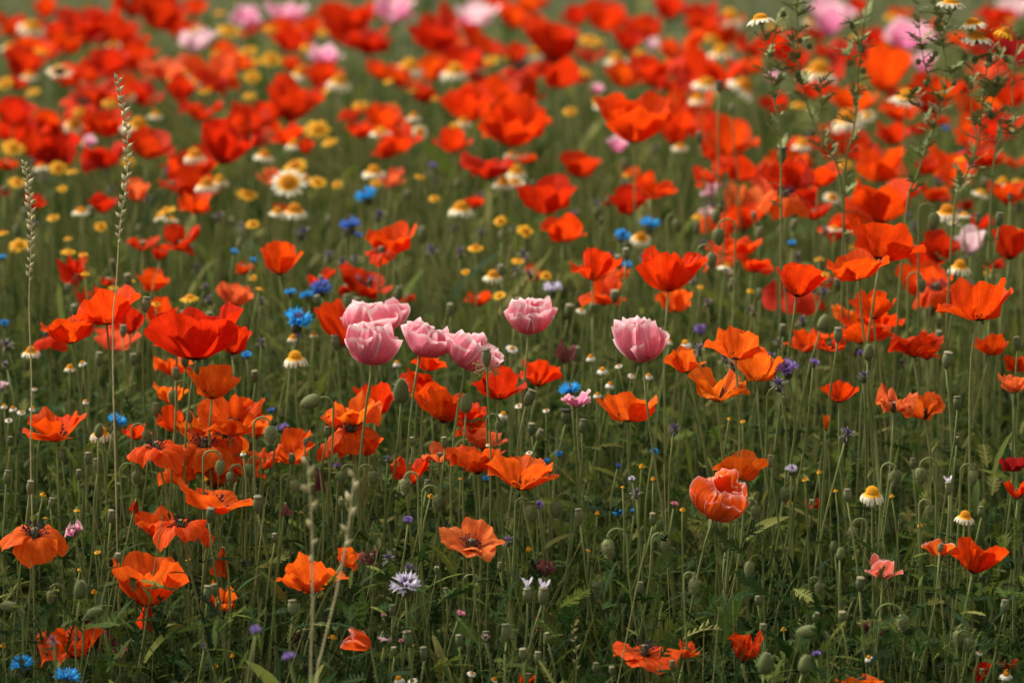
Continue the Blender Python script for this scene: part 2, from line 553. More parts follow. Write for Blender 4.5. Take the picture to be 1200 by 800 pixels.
COL = {
    'o': (0.90, 0.135, 0.010), 'r': (0.80, 0.060, 0.004), 'd': (0.64, 0.028, 0.004), 's': (0.84, 0.140, 0.042),
    'c': (0.34, 0.012, 0.014), 'e': (0.86, 0.11, 0.015), 'p': (0.97, 0.19, 0.30), 'm': (0.80, 0.20, 0.42), 'l': (0.82, 0.50, 0.58), 'a': (0.86, 0.25, 0.13),
}
WORD = {'o': 'orange-red', 'r': 'red', 'd': 'deep red', 's': 'salmon', 'c': 'crimson', 'e': 'pale-edged orange-red', 'p': 'pink', 'm': 'pink', 'l': 'pale pink', 'a': 'peach'}

def head_axes(roll, pitch):
    return Matrix.Rotation(RAD(roll), 3, 'Y') @ Matrix.Rotation(RAD(pitch), 3, 'X')

def poppy(i, x, y, w, h, form, col, roll=0, pitch=0, dd=0, label=None, fill=False, spin=None):
    rng = random.Random(1000 + i)
    d = depth(y) + dd
    near = d < 4.25
    tgt = at(x, y, d)
    pitch *= 0.5 if (label and any(t in label for t in ('dark centre', 'black centre', 'purple centre', 'inner'))) else 0.2
    if near and pitch <= 3.5 and form in ('bowl', 'cup', 'full', 'deep', 'open'):
        pitch -= 9 + (i % 4) * 2          # heads nod a little away from the camera: their outsides show
    if not near:
        k_ = 1.0 + (0.28 if w < 58 else 0.0) * min(1, max(0, (230 - y) / 100))
        w, h = w * k_, max(h * k_, w * k_ * 0.66)
    if not near:
        q_ = rng.random()
        col = {'o': 'r', 'r': 'd' if q_ < .6 else 'r', 's': 's' if q_ < .3 else 'r', 'd': 'd'}.get(col, col)
    mkey = 'pink' if col in 'pml' else ('edged' if col in 'ea' else ('withered' if col == 'c' and form in ('crumple', 'wither') else 'red'))
    variant = i if near else rng.randrange(9)
    petals, allv = flower_shape(form, variant, near, mkey)
    if spin is None:
        spin = -90 + rng.uniform(-24, 24) if form in ('bowl', 'cup') else rng.uniform(0, 360)
    sp_ = RAD(spin)
    Rm = head_axes(roll, pitch) @ Matrix.Rotation(sp_, 3, 'Z')
    Rn = np.array(Rm)
    zs = 1.0
    for _ in range(3):
        V = (allv * np.array([1, 1, zs])) @ Rn.T
        upv = V[:, 2] * cp + V[:, 1] * sp
        W = V[:, 0].max() - V[:, 0].min()
        H = upv.max() - upv.min()
        if h:
            zs = min(1.9, max(0.45, zs * (h / w) / (H / W)))
    V = (allv * np.array([1, 1, zs])) @ Rn.T
    upv = V[:, 2] * cp + V[:, 1] * sp
    W = V[:, 0].max() - V[:, 0].min()
    dist = (tgt - Vector((0, 0, CAM_H))).length
    S = (w / PXR * dist) / W
    cx = (V[:, 0].max() + V[:, 0].min()) / 2
    cu = (upv.max() + upv.min()) / 2
    head = tgt - Vector((cx * S, 0, cu * S / cp))
    axis = Rm @ Vector((0, 0, 1))
    if form == 'wither':
        axis = Vector((axis.x, axis.y, abs(axis.z)))
    sax = (axis + Vector((0, 0, 0.9))).normalized()
    rootp, P = stem_line(head, sax, rng, 0.045)
    rt = root({'p': 'pink_poppy', 'm': 'pink_poppy', 'l': 'pink_poppy'}.get(col, 'poppy') if form not in ('wither',) else 'withered_poppy', rootp)
    loc = head - rootp
    base = COL[col]
    jit = rng.uniform(0.9, 1.08)
    hue = rng.uniform(0.7, 1.35) if mkey != 'pink' else rng.uniform(0.94, 1.06)
    for k, (me, _) in enumerate(petals):
        mw = Matrix.Translation(loc) @ Rm.to_4x4() @ Matrix.Diagonal((S, S, S * zs, 1))
        j2 = jit * rng.uniform(0.95, 1.05)
        c = (min(0.9, base[0] * j2), base[1] * j2 * hue, base[2] * j2, 1.0 if rng.random() < 0.8 else 0.35)
        part('petal', me, rt, mw, c)
    if form not in ('wither', 'shut'):
        cs = 0.0078 if near else 0.009
        mw = Matrix.Translation(loc) @ Rm.to_4x4()
        pod = part('seed_capsule', ME_POD, rt, mw @ Matrix.Scale(cs, 4))
        part('stigma_cap', ME_CAP, pod)
        part('stamens', ME_STAMEN[i % 3], rt, mw @ Matrix.Translation((0, 0, 0.001)) @ Matrix.Scale(min(0.016, S * 0.42), 4))
    add_stem(rt, P, 0.0014, 0.0011, rng, 260 if near and not fill else 0)
    kind = 'pink poppy' if col in 'pml' else ('withered poppy' if form == 'wither' else 'poppy')
    reg(rt, kind, x, y, 'poppy', {'pink poppy': 'pink poppies', 'withered poppy': 'withered poppies'}.get(kind, 'red poppies in the field'), label, WORD[col], w)
    return rt

# ------------------------------------------------------------------ seed pods and buds
def seed_pod(i, x, y, w, label=None, dd=0, roll=0, dark=False, dry=False, lav=False, dd_r=None):
    rng = random.Random(5000 + i)
    d = depth(y) + dd
    tgt = at(x, y, d)
    s = w / PXR * d * (1.0 if label else rng.uniform(0.72, 1.05))
    roll = roll or rng.uniform(-9, 9)
    Rm = head_axes(roll, rng.uniform(-6, 10))
    axis = Rm @ Vector((0, 0, 1))
    head = tgt - axis * s * 0.65
    rootp, P = stem_line(head, (axis + Vector((0, 0, .6))).normalized(), rng, 0.05)
    rt = root('poppy_seed_pod', rootp)
    mw = Matrix.Translation(head - rootp) @ Rm.to_4x4() @ Matrix.Scale(s, 4)
    pod = part('capsule', ME_POD, rt, mw @ Matrix.Diagonal((1, 1, rng.uniform(0.95, 1.3), 1)))
    part('stigma_cap', ME_DARKCAP if dark else ME_CAP, pod, Matrix.Scale(1.35 if dark else 1.0, 4) @ Matrix.Translation((0, 0, -0.3 if dark else 0)))
    if dry:
        part('dried_stamens', ME_DRY, rt, mw @ Matrix.Scale(1.25, 4))
    if lav:
        for k in range(3):
            a0 = k * 2.1 + 0.4
            v, f, uv = petal_geo([80, 76, 62, 40], 30, a0, 1.0, 0.05, rng, 7, 5)
            v = v * 1.35 * s * np.array([0.8, 0.8, 1.0])
            part('clinging_petal', MB().add(v, f, uv).mesh('clinging_petal', M['lilac']), rt,
                 Matrix.Translation(head - rootp) @ Rm.to_4x4() @ Matrix.Translation((0, 0, s * 1.15)))
    add_stem(rt, P, 0.0012, 0.0009, rng, 120 if d < 4.0 else 0)
    reg(rt, 'seed pod', x, y, 'seed pod', 'poppy seed pods', label, 'grey-green', w)
    return rt

def bud_mesh(seed, hairy):
    rng = random.Random(seed)
    prof = [(0.03, 0), (0.28, 0.06), (0.46, 0.30), (0.50, 0.66), (0.44, 1.05), (0.28, 1.36), (0.10, 1.52), (0.03, 1.56)]
    v, f = lathe_geo(prof, 14)
    # two sepals: a seam down both sides
    v = v.copy()
    v[:, 0] *= 1 - 0.05 * np.exp(-(v[:, 1] / 0.08) ** 2)
    b = MB().add(v, f)
    if hairy:
        P = np.array([[0, 0, z] for r, z in prof[1:-1]])
        R = np.array([r for r, z in prof[1:-1]])
        n = 230
        for _ in range(n):
            t = rng.random() * (len(P) - 1.01)
            k = int(t); ff = t - k
            r = R[k] * (1 - ff) + R[k + 1] * ff
            z = P[k][2] * (1 - ff) + P[k + 1][2] * ff
            a = rng.uniform(0, 6.283)
            o = np.array([math.cos(a), math.sin(a), 0.25])
            s_ = np.array([-math.sin(a), math.cos(a), 0]) * 0.016
            c = np.array([math.cos(a) * r * 0.97, math.sin(a) * r * 0.97, z])
            b.add([c + s_, c - s_, c + o * rng.uniform(0.16, 0.30)], [(0, 1, 2)], None, 1)
    return b.mesh('bud', [M['bud'], M['hair']])
ME_BUD = [bud_mesh(s, True) for s in range(3)] + [bud_mesh(s, False) for s in range(2)]

def poppy_bud(i, x, y, w, side=1, label=None, dd=0, hang=180, hook=1.0, tip=None):
    """hang: direction of the bud, 180 straight down, 90 level towards side, 0 upright"""
    rng = random.Random(7000 + i)
    d = depth(y) + dd
    tgt = at(x, y, d)
    s = w / PXR * d
    hang = hang + rng.uniform(-8, 8) if hang == 180 else hang
    ang = RAD(hang) * side
    axis = Vector((math.sin(ang), rng.uniform(-0.15, 0.15), math.cos(ang))).normalized()
    base = tgt - axis * s * 0.8                       # neck of the bud
    near = d < 4.2
    if hang < 40:
        rootp, P = stem_line(base, axis, rng, 0.03)
    else:
        r = rng.uniform(0.0045, 0.0085) * hook
        a2 = np.linspace(0, RAD(hang), 9)
        # arc that starts vertical and ends along the bud axis
        arc = np.array([[-(1 - math.cos(t)) * -side * r, 0, math.sin(t) * r] for t in a2])
        arc = arc - arc[-1]
        start = base + Vector(arc[0])
        rootp = Vector((start.x + rng.uniform(-0.06, 0.06), start.y + rng.uniform(-0.01, 0.04), 0))
        e = np.array(start - rootp)
        p1 = np.array([rng.uniform(-.05, .05), rng.uniform(-.02, .02), e[2] * 0.4])
        low = bez((0, 0, 0), p1, e - np.array([0, 0, e[2] * 0.3]), e, 12)
        P = np.concatenate([low[:-1], arc + np.array(base - rootp)])
    rt = root('poppy_bud', rootp)
    add_stem(rt, P, 0.0012, 0.0009, rng, 160 if near else 0)
    q = axis.to_track_quat('Z', 'Y').to_matrix().to_4x4()
    mw = Matrix.Translation(base - rootp) @ q @ Matrix.Rotation(rng.uniform(0, 6.28), 4, 'Z') @ Matrix.Scale(s, 4)
    part('bud', ME_BUD[i % 3 if near else 3 + i % 2], rt, mw)
    if tip:
        v, f, uv = petal_geo([80, 84, 88, 96], 100, 0, 0.9, 0.08, rng, 9, 6)
        v = v * np.array([0.7, 0.7, 1])
        part('petal', MB().add(v, f, uv).mesh('petal', M['red']), rt, mw @ Matrix.Translation((0, 0, 1.05)), (*COL[tip], 0))
    reg(rt, 'poppy bud', x, y, 'bud', 'poppy buds', label, 'green hairy', w)
    return rt

# ------------------------------------------------------------------ daisies
def rays_geo(n, L, wd, r0, droop, rng, nv=5, notch=True):
    """n ray florets as a list of (verts, faces, uvs)"""
    out = []
    for k in range(n):
        a = 2 * math.pi * (k + rng.uniform(-.18, .18)) / n
        dr = RAD(droop + rng.uniform(-12, 12))
        ln = L * rng.uniform(0.88, 1.06)
        V, U = [], []
        for i in range(nv):
            t = i / (nv - 1)
            ang = -dr * t ** 0.8
            rad = r0 + ln * t * math.cos(ang * 0.8)
            z = ln * t * math.sin(ang * 0.8) + 0.04 * L
            hw = wd * math.sin(math.pi * (0.16 + 0.70 * t)) ** 0.7
            for j, u in enumerate((-1, 0, 1)):
                rr = rad - (0.05 * L if (i == nv - 1 and u != 0 and notch) else 0)
                zz = z - (0.12 * wd if u else 0) * 1.5
                V.append((rr * math.cos(a) - u * hw * math.sin(a), rr * math.sin(a) + u * hw * math.cos(a), zz))
                U.append((u * .5 + .5, t))
        F = []
        for i in range(nv - 1):
            for j in range(2):
                q = i * 3 + j
                F.append((q, q + 1, q + 4, q + 3))
        out.append((V, F, U))
    return out

def disc_mesh(dome, matk='disc'):
    rng = random.Random(3)
    prof = [(0.20, -0.16), (0.38, -0.04), (0.40, 0.03), (0.37, 0.12 * dome + 0.03), (0.27, 0.25 * dome + .03), (0.13, 0.33 * dome + .03), (0.02, 0.35 * dome + .03)]
    v, f = lathe_geo(prof, 14)
    b = MB().add(v, f)
    # tiny disc florets as knobs in a spiral
    for k in range(70):
        t = math.sqrt((k + .5) / 70)
        a = k * 2.39996
        r = 0.38 * t
        z = (0.35 * dome) * math.sqrt(max(0, 1 - t * t * 0.9)) + 0.02
        s = 0.034
        c = np.array([r * math.cos(a), r * math.sin(a), z])
        b.add(np.array([[-s, -s, 0], [s, -s, 0], [s, s, 0], [-s, s, 0], [0, 0, s * 1.6]]) + c, [(0, 1, 4), (1, 2, 4), (2, 3, 4), (3, 0, 4)])
    return b.mesh('disc', M[matk])
ME_DISC = {1: disc_mesh(0.75), 2: disc_mesh(1.15)}
v_, f_ = lathe_geo([(0.06, -0.36), (0.22, -0.30), (0.36, -0.18), (0.40, -0.05), (0.36, -0.01)], 12, 0.05, 6)
ME_DCAL = MB().add(v_, f_).mesh('calyx', M['calyx'])
_ray_cache = {}
def ray_mesh(matk, droop, var):
    key = (matk, droop, var)
    if key not in _ray_cache:
        rng = random.Random(var * 31 + int(droop))
        b = MB()
        n = 15 if matk != 'yellow' else 13
        for V, F, U in rays_geo(n, 0.66, 0.125, 0.34, droop, rng):
            b.add(V, F, U)
        _ray_cache[key] = b.mesh('ray_petals', M[matk])
    return _ray_cache[key]

def daisy(i, x, y, w, matk='daisy', droop=30, roll=None, pitch=None, dd=0, label=None, parent=None, kind='daisy', single=False, stem=True):
    rng = random.Random(9000 + i)
    d = depth(y) + dd
    if parent is None and y < 300:
        w *= 1.22
    tgt = at(x, y, d)
    s = w / PXR * d / (2.0 if droop < 45 else 1.55)
    roll = rng.uniform(-18, 18) if roll is None else roll
    pitch = rng.uniform(-8, 24) if pitch is None else pitch
    Rm = head_axes(roll, pitch)
    axis = Rm @ Vector((0, 0, 1))
    mw0 = Rm.to_4x4() @ Matrix.Rotation(rng.uniform(0, 6.28), 4, 'Z') @ Matrix.Scale(s, 4)
    if parent is None:
        head = tgt - axis * s * 0.05
        rootp, P = stem_line(head - axis * s * 0.3, (axis + Vector((0, 0, .8))).normalized(), rng, 0.03)
        rt = root(kind.replace(' ', '_'), rootp)
        add_stem(rt, P, 0.0015, 0.0009, rng, 0)
        mw = Matrix.Translation(head - rootp) @ mw0
    else:
        rt = parent
        mw = Matrix.Translation(tgt - parent.location) @ mw0
    if single:
        holder = part('disc', ME_DISC[2], rt, mw)
        for V, F, U in rays_geo(15, 0.66, 0.125, 0.34, droop, rng):
            part('ray_petal', MB().add(V, F, U).mesh('ray_petal', M[matk]), rt, mw)
        part('calyx', ME_DCAL, rt, mw)
    else:
        rp = part('ray_petals', ray_mesh(matk, droop, rng.randrange(4)), rt, mw)
        part('disc', ME_DISC[2 if droop > 40 else 1], rp)
        part('calyx', ME_DCAL, rp)
    if parent is None:
        adj = {'daisy': 'yellow-and-white', 'white': 'white', 'yellow': 'yellow'}[matk]
        reg(rt, kind, x, y, 'daisy' if kind != 'marigold' else 'marigold', {'daisy': 'daisies', 'marigold': 'yellow marigolds', 'chamomile': 'small chamomile flowers'}[kind], label, adj, w)
    return rt

# ------------------------------------------------------------------ cornflowers
def cornflower_meshes(matk, seed):
    rng = random.Random(seed)
    fad = matk in ('faded', 'spent')
    b = MB()
    n = 11 if not fad else 20
    for k in range(n):
        a = 2 * math.pi * (k + rng.uniform(-.25, .25)) / n
        el = rng.uniform(0.25, 0.75) if not fad else rng.uniform(-0.5, 1.1)
        L = rng.uniform(0.85, 1.05) if not fad else rng.uniform(0.5, 1.0)
        d = np.array([math.cos(a) * math.cos(el), math.sin(a) * math.cos(el), math.sin(el)])
        s_ = np.array([-math.sin(a), math.cos(a), 0])
        n_ = np.cross(d, s_)
        if fad:
            w = 0.035
            c0, c1, c2 = d * 0.12, d * 0.6 * L, d * L + np.array([0, 0, rng.uniform(-.18, .1)])
            V = [c0 + s_ * w * .6, c0 - s_ * w * .6, c1 + s_ * w + n_ * .03, c1 - s_ * w + n_ * .03, c2 + s_ * w * .5, c2 - s_ * w * .5]
            b.add(V, [(0, 1, 3, 2), (2, 3, 5, 4)], [(0, 0), (1, 0), (0, .5), (1, .5), (0, 1), (1, 1)])
            continue
        # a trumpet: narrow tube that flares into five pointed teeth
        m = 10
        V, U = [], []
        for j in range(m):
            t = 2 * math.pi * j / m
            V.append(d * 0.15 + (s_ * math.cos(t) + n_ * math.sin(t)) * 0.03); U.append((j / m, 0))
        for j in range(m):
            t = 2 * math.pi * j / m
            V.append(d * 0.55 * L + (s_ * math.cos(t) + n_ * math.sin(t)) * 0.10); U.append((j / m, .55))
        for j in range(m):
            t = 2 * math.pi * j / m
            long_ = j % 2 == 0
            V.append(d * (1.0 if long_ else 0.74) * L + (s_ * math.cos(t) + n_ * math.sin(t)) * (0.30 if long_ else 0.17)); U.append((j / m, 1.0 if long_ else .75))
        F = []
        for r in range(2):
            for j in range(m):
                k2 = (j + 1) % m
                F.append((r * m + j, r * m + k2, (r + 1) * m + k2, (r + 1) * m + j))
        b.add(V, F, U)
    rays = b.mesh('ray_florets', M[matk])
    c = MB()
    for k in range(26):
        a = rng.uniform(0, 6.28); el = rng.uniform(0.7, 1.5)
        d = np.array([math.cos(a) * math.cos(el), math.sin(a) * math.cos(el), math.sin(el)])
        v, f = tube_geo([d * 0.1, d * rng.uniform(0.45, 0.62)], [0.03, 0.035], 4)
        c.add(v, f)
    return rays, c.mesh('inner_florets', M['florets'])
CORN = {k: [cornflower_meshes(k, s) for s in (1, 2, 3)] for k in ('blue', 'deepblue', 'purple', 'lilac', 'faded', 'pinkcorn', 'spent')}
def calyx_mesh():
    prof = [(0.08, -0.62), (0.22, -0.56), (0.30, -0.36), (0.29, -0.16), (0.20, 0.04), (0.17, 0.10)]
    v, f = lathe_geo(prof, 12)
    b = MB().add(v, f)
    for row, (r, z) in enumerate(((0.27, -0.50), (0.31, -0.36), (0.29, -0.20), (0.23, -0.06))):
        for k in range(9):
            a = 2 * math.pi * (k + .5 * (row % 2)) / 9
            o = np.array([math.cos(a), math.sin(a), 0]); s_ = np.array([-math.sin(a), math.cos(a), 0])
            c = o * r + np.array([0, 0, z])
            b.add([c + s_ * .09 - np.array([0, 0, .06]), c - s_ * .09 - np.array([0, 0, .06]), c + o * .03 + np.array([0, 0, .13])], [(0, 1, 2)])
    return b.mesh('calyx', M['calyx'])
ME_CAL = calyx_mesh()
ME_KNOB = ME_CAL.copy()
ME_KNOB.materials[0] = M['bud']

def cornflower(i, x, y, w, matk='blue', roll=None, pitch=None, dd=0, label=None):
    rng = random.Random(11000 + i)
    d = depth(y) + dd
    tgt = at(x, y, d)
    s = w / PXR * d / 1.95
    roll = rng.uniform(-20, 20) if roll is None else roll
    pitch = rng.uniform(-5, 25) if pitch is None else pitch
    Rm = head_axes(roll, pitch)
    axis = Rm @ Vector((0, 0, 1))
    head = tgt - axis * s * 0.30
    neck = head - axis * s * 0.6
    rootp, P = stem_line(neck, (axis + Vector((0, 0, .8))).normalized(), rng, 0.05)
    rt = root('faded_cornflower' if matk in ('faded', 'spent') else 'cornflower', rootp)
    add_stem(rt, P, 0.0014, 0.001, rng, 0)
    mw = Matrix.Translation(head - rootp) @ Rm.to_4x4() @ Matrix.Rotation(rng.uniform(0, 6.28), 4, 'Z') @ Matrix.Scale(s, 4)
    rays, cen = CORN[matk][i % 3]
    part('ray_florets', rays, rt, mw)
    part('inner_florets', cen, rt, mw)
    part('calyx', ME_CAL, rt, mw)
    adj = {'blue': 'blue', 'deepblue': 'deep blue', 'purple': 'purple', 'lilac': 'pale lilac', 'faded': 'faded grey', 'spent': 'spent brownish', 'pinkcorn': 'pink'}[matk]
    reg(rt, 'cornflower', x, y, 'cornflower', 'faded cornflowers' if matk in ('faded', 'spent') else 'cornflowers', label, adj, w)
    return rt

# ------------------------------------------------------------------ grass spikes and tall branching weeds
def grass_spike(pts, n, d, label, y_end, pl=0.0058, rad=0.0006, seed=1):
    """pts: stem as sight-line points from the tip downwards; spikelets from the tip to y_end"""
    rng = random.Random(seed)
    W = [at(px, py, d) for px, py in pts]
    foot = Vector((W[-1].x + (W[-1].x - W[-2].x) * 0.3, d + 0.02, 0))
    low = W[-1]
    line = smooth_line([foot, foot.lerp(low, .34), foot.lerp(low, .68)] + W[::-1], 10)
    rt = root('grass_spike', foot)
    line = line - np.array(foot)
    v, f = tube_geo(line, np.linspace(0.0008, rad * 0.7, len(line)), 5)
    part('stem', MB().add(v, f).mesh('stem', M['straw']), rt)
    ztop = line[-1][2]
    zend = at(pts[0][0], y_end, d).z
    b = MB()
    zs_ = line[:, 2]
    for k in range(n):
        t = k / (n - 1)
        z = ztop - (ztop - zend) * (t ** 1.12) + rng.uniform(-.001, .001)
        c = np.array([np.interp(z, zs_, line[:, 0]), np.interp(z, zs_, line[:, 1]), z])
        side = 1 if k % 2 else -1
        sc_ = pl * rng.uniform(0.75, 1.15) * (0.75 + 0.5 * math.sin(math.pi * (0.15 + 0.7 * t)))
        lean = side * rng.uniform(0.35, 0.8)
        ax = np.array([math.sin(lean), rng.uniform(-.5, .5), math.cos(lean)])
        ax /= np.linalg.norm(ax)
        s_ = np.cross(ax, [0, 1, 0]); s_ /= np.linalg.norm(s_)
        t_ = np.cross(ax, s_)
        prof = [(0.0, 0.03), (0.25, 0.22), (0.55, 0.26), (0.85, 0.13), (1.05, 0.01)]
        V = []
        for (q, r) in prof:
            for j in range(5):
                a = 2 * math.pi * j / 5
                V.append(c + ax * q * sc_ + (s_ * math.cos(a) + t_ * math.sin(a)) * r * sc_)
        F = [(i * 5 + j, i * 5 + (j + 1) % 5, (i + 1) * 5 + (j + 1) % 5, (i + 1) * 5 + j) for i in range(4) for j in range(5)]
        b.add(V, F)
        tip = c + ax * sc_ * 1.0
        b.add([tip + s_ * .0002, tip - s_ * .0002, tip + ax * sc_ * 0.45], [(0, 1, 2)])
    part('spikelets', b.mesh('spikelets', M['straw']), rt)
    reg(rt, 'grass spike', pts[0][0], pts[0][1], 'grass', 'seeding grass spikes', label, 'pale', 10)

def frond(b, p, dirv, ln, rng):
    """small feathery leaf: a rib with narrow lobes"""
    d = np.asarray(dirv, float); d /= np.linalg.norm(d)
    s = np.cross(d, [0, 0.3, 1.0]); s /= np.linalg.norm(s) + 1e-9
    up = np.cross(s, d)
    p = np.asarray(p, float)
    for t in np.linspace(0.12, 1.0, 6):
        q = p + d * ln * t - up * ln * 0.18 * t * t
        for sd in (-1, 1):
            l2 = ln * 0.34 * (1.1 - 0.6 * t) * rng.uniform(.7, 1.2)
            e = q + (s * sd * 0.8 + d * 0.6 + up * rng.uniform(-.3, .3)) * l2
            w = d * ln * 0.085
            b.add([q - w, q + w, e + w * .5, e - w * .5], [(0, 1, 2, 3)])
    w = s * ln * 0.02
    b.add([p - w, p + w, p + d * ln - up * ln * .18 + w * .4, p + d * ln - up * ln * .18 - w * .4], [(0, 1, 2, 3)])

def tall_weed(i, stems, heads, knobs, d, label, radius=0.0012, kind='tall_daisy_plant', dense=1.0):
    """stems: sight-line polylines from low to high, the first one is the main stem"""
    rng = random.Random(13000 + i)
    p0 = at(*stems[0][0], d)
    foot = Vector((p0.x + rng.uniform(-.02, .02), d + 0.02, 0))
    rt = root(kind, foot)
    lb = MB()
    for si, st in enumerate(stems):
        W = [at(px, py, d + rng.uniform(-.006, .006)) - foot for px, py in st]
        if si == 0:
            dv = W[0] - W[1]
            m1 = Vector((W[0].x * .75 + dv.x * .5, W[0].y * .8, W[0].z * .72))
            m2 = Vector((W[0].x * .35 + dv.x * .3, W[0].y * .4, W[0].z * .36))
            W = [Vector((0, 0, 0)), m2, m1] + W
        line = smooth_line(W, 8)
        r = radius if si == 0 else radius * 0.55
        v, f = tube_geo(line, np.linspace(r * 1.2, r * 0.55, len(line)), 6)
        part('stem' if si == 0 else 'branch', MB().add(v, f).mesh('stem', M['darkstem']), rt)
        lo = int(len(line) * (0.35 if si == 0 else 0.1))
        nl = int((len(line) - lo) * 0.8 * dense)
        for k in range(nl):
            j = rng.randrange(lo, len(line))
            a = rng.uniform(0, 6.28)
            frond(lb, line[j], (math.cos(a), math.sin(a) * .8, rng.uniform(.2, 1.3)), rng.uniform(.009, .022), rng)
    part('leaves', lb.mesh('leaves', M['darkstem']), rt)['kind'] = 'stuff'
    for k, (px, py, w, matk, dr, ro, pi) in enumerate(heads):
        daisy(700 + i * 20 + k, px, py, w, matk, dr, ro, pi, d - depth(py), None, rt)
    for (px, py, w) in knobs:
        p = at(px, py, d) - foot
        s = w / PXR * d
        part('flower_bud', ME_KNOB, rt, Matrix.Translation(p) @ Matrix.Rotation(rng.uniform(-.4, .4), 4, 'Y') @ Matrix.Scale(s * 1.25, 4))
    reg(rt, 'tall weed', stems[0][-1][0], stems[0][-1][1], 'plant', 'tall branching weeds', label, 'dark stemmed', 40)

# ================================================================== THE SETTING
def tag(o, label=None, cat=None, kind=None, group=None):
    if label: o['label'] = label
    if cat: o['category'] = cat
    if kind: o['kind'] = kind
    if group: o['group'] = group

# ground: one sheet to the horizon, soil under the flowers and meadow beyond
m, n, nd, lk = mat('meadow_ground')
tc = N(nd, 'ShaderNodeTexCoord')
n1 = N(nd, 'ShaderNodeTexNoise'); n1.inputs['Scale'].default_value = 1.6; n1.inputs['Detail'].default_value = 6
n2 = N(nd, 'ShaderNodeTexNoise'); n2.inputs['Scale'].default_value = 38; n2.inputs['Detail'].default_value = 5
lk.new(tc.outputs['Object'], n1.inputs['Vector']); lk.new(tc.outputs['Object'], n2.inputs['Vector'])
g = ramp(nd, [(0.25, (0.055, 0.075, 0.030)), (0.5, (0.105, 0.125, 0.055)), (0.75, (0.17, 0.165, 0.085))])
mixf = math_n(nd, lk, 'ADD', math_n(nd, lk, 'MULTIPLY', n1.outputs[0], 0.6), math_n(nd, lk, 'MULTIPLY', n2.outputs[0], 0.4))
lk.new(mixf, g.inputs[0])
soil = ramp(nd, [(0.3, (0.020, 0.017, 0.012)), (0.7, (0.05, 0.042, 0.028))])
lk.new(n2.outputs[0], soil.inputs[0])
sx = N(nd, 'ShaderNodeSeparateXYZ'); lk.new(tc.outputs['Object'], sx.inputs[0])
edge = ramp(nd, [(0.0, (0, 0, 0)), (1.0, (1, 1, 1))])
lk.new(math_n(nd, lk, 'ADD', math_n(nd, lk, 'SUBTRACT', sx.outputs[1], 8.0), n1.outputs[0]), edge.inputs[0])
col = mix_rgb(nd, lk, edge.outputs[0], soil.outputs[0], g.outputs[0])
bp = N(nd, 'ShaderNodeBump'); bp.inputs['Strength'].default_value = 0.8; bp.inputs['Distance'].default_value = 0.03
lk.new(n2.outputs[0], bp.inputs['Height'])
finish_leafy(m, n, nd, lk, col, 0.0, 0.95, 0.1, bp.outputs[0])
M['ground'] = m
gb = MB()
S_ = 2000.0
gb.add([(-S_, -60, 0), (S_, -60, 0), (S_, S_, 0), (-S_, S_, 0)], [(0, 1, 2, 3)])
go = part('ground', gb.mesh('ground', M['ground'], False), None)
tag(go, kind='structure')

nrng = np.random.default_rng(11)
def big_mesh(name, V, F, tint, mat_, smooth=True):
    me = bpy.data.meshes.new(name)
    nv, nf = len(V), len(F)
    me.vertices.add(nv)
    me.vertices.foreach_set('co', np.ascontiguousarray(V, dtype=np.float32).ravel())
    me.loops.add(nf * 3)
    me.loops.foreach_set('vertex_index', np.ascontiguousarray(F, dtype=np.int32).ravel())
    me.polygons.add(nf)
    me.polygons.foreach_set('loop_start', np.arange(0, nf * 3, 3, dtype=np.int32))
    me.polygons.foreach_set('loop_total', np.full(nf, 3, dtype=np.int32))
    if smooth:
        me.polygons.foreach_set('use_smooth', np.ones(nf, dtype=bool))
    me.materials.append(mat_)
    me.attributes.new('tint', 'FLOAT', 'POINT').data.foreach_set('value', np.ascontiguousarray(tint, dtype=np.float32))
    me.update(calc_edges=True)
    return part(name, me, None)

def instance(bv, bf, Rm, T, tint):
    n_, k = len(T), len(bv)
    V = np.einsum('nij,kj->nki', Rm, bv) + T[:, None, :]
    F = bf[None] + (np.arange(n_) * k)[:, None, None]
    return V.reshape(-1, 3), F.reshape(-1, 3), np.repeat(tint, k)

def join(parts_):
    V, F, T, o = [], [], [], 0
    for v, f, t in parts_:
        V.append(v); F.append(f + o); T.append(t); o += len(v)
    return np.concatenate(V), np.concatenate(F), np.concatenate(T)

def scatter(n_, y0, y1, margin, bias=0.0):
    """ground points over the part of the field the camera looks at, with a margin on both sides"""
    y = y0 + (y1 - y0) * nrng.random(n_) ** (1 + bias)
    x = (nrng.random(n_) * 2 - 1) * (y * 0.1333 + margin)
    return x, y

def rot(yaw, pitch, roll):
    cy, sy, c2, s2, cr, sr = np.cos(yaw), np.sin(yaw), np.cos(pitch), np.sin(pitch), np.cos(roll), np.sin(roll)
    Z = np.zeros_like(cy); O = np.ones_like(cy)
    Rz = np.stack([np.stack([cy, -sy, Z], -1), np.stack([sy, cy, Z], -1), np.stack([Z, Z, O], -1)], -2)
    Ry = np.stack([np.stack([c2, Z, -s2], -1), np.stack([Z, O, Z], -1), np.stack([s2, Z, c2], -1)], -2)   # lifts +x
    Rx = np.stack([np.stack([O, Z, Z], -1), np.stack([Z, cr, -sr], -1), np.stack([Z, sr, cr], -1)], -2)
    return Rz @ Ry @ Rx

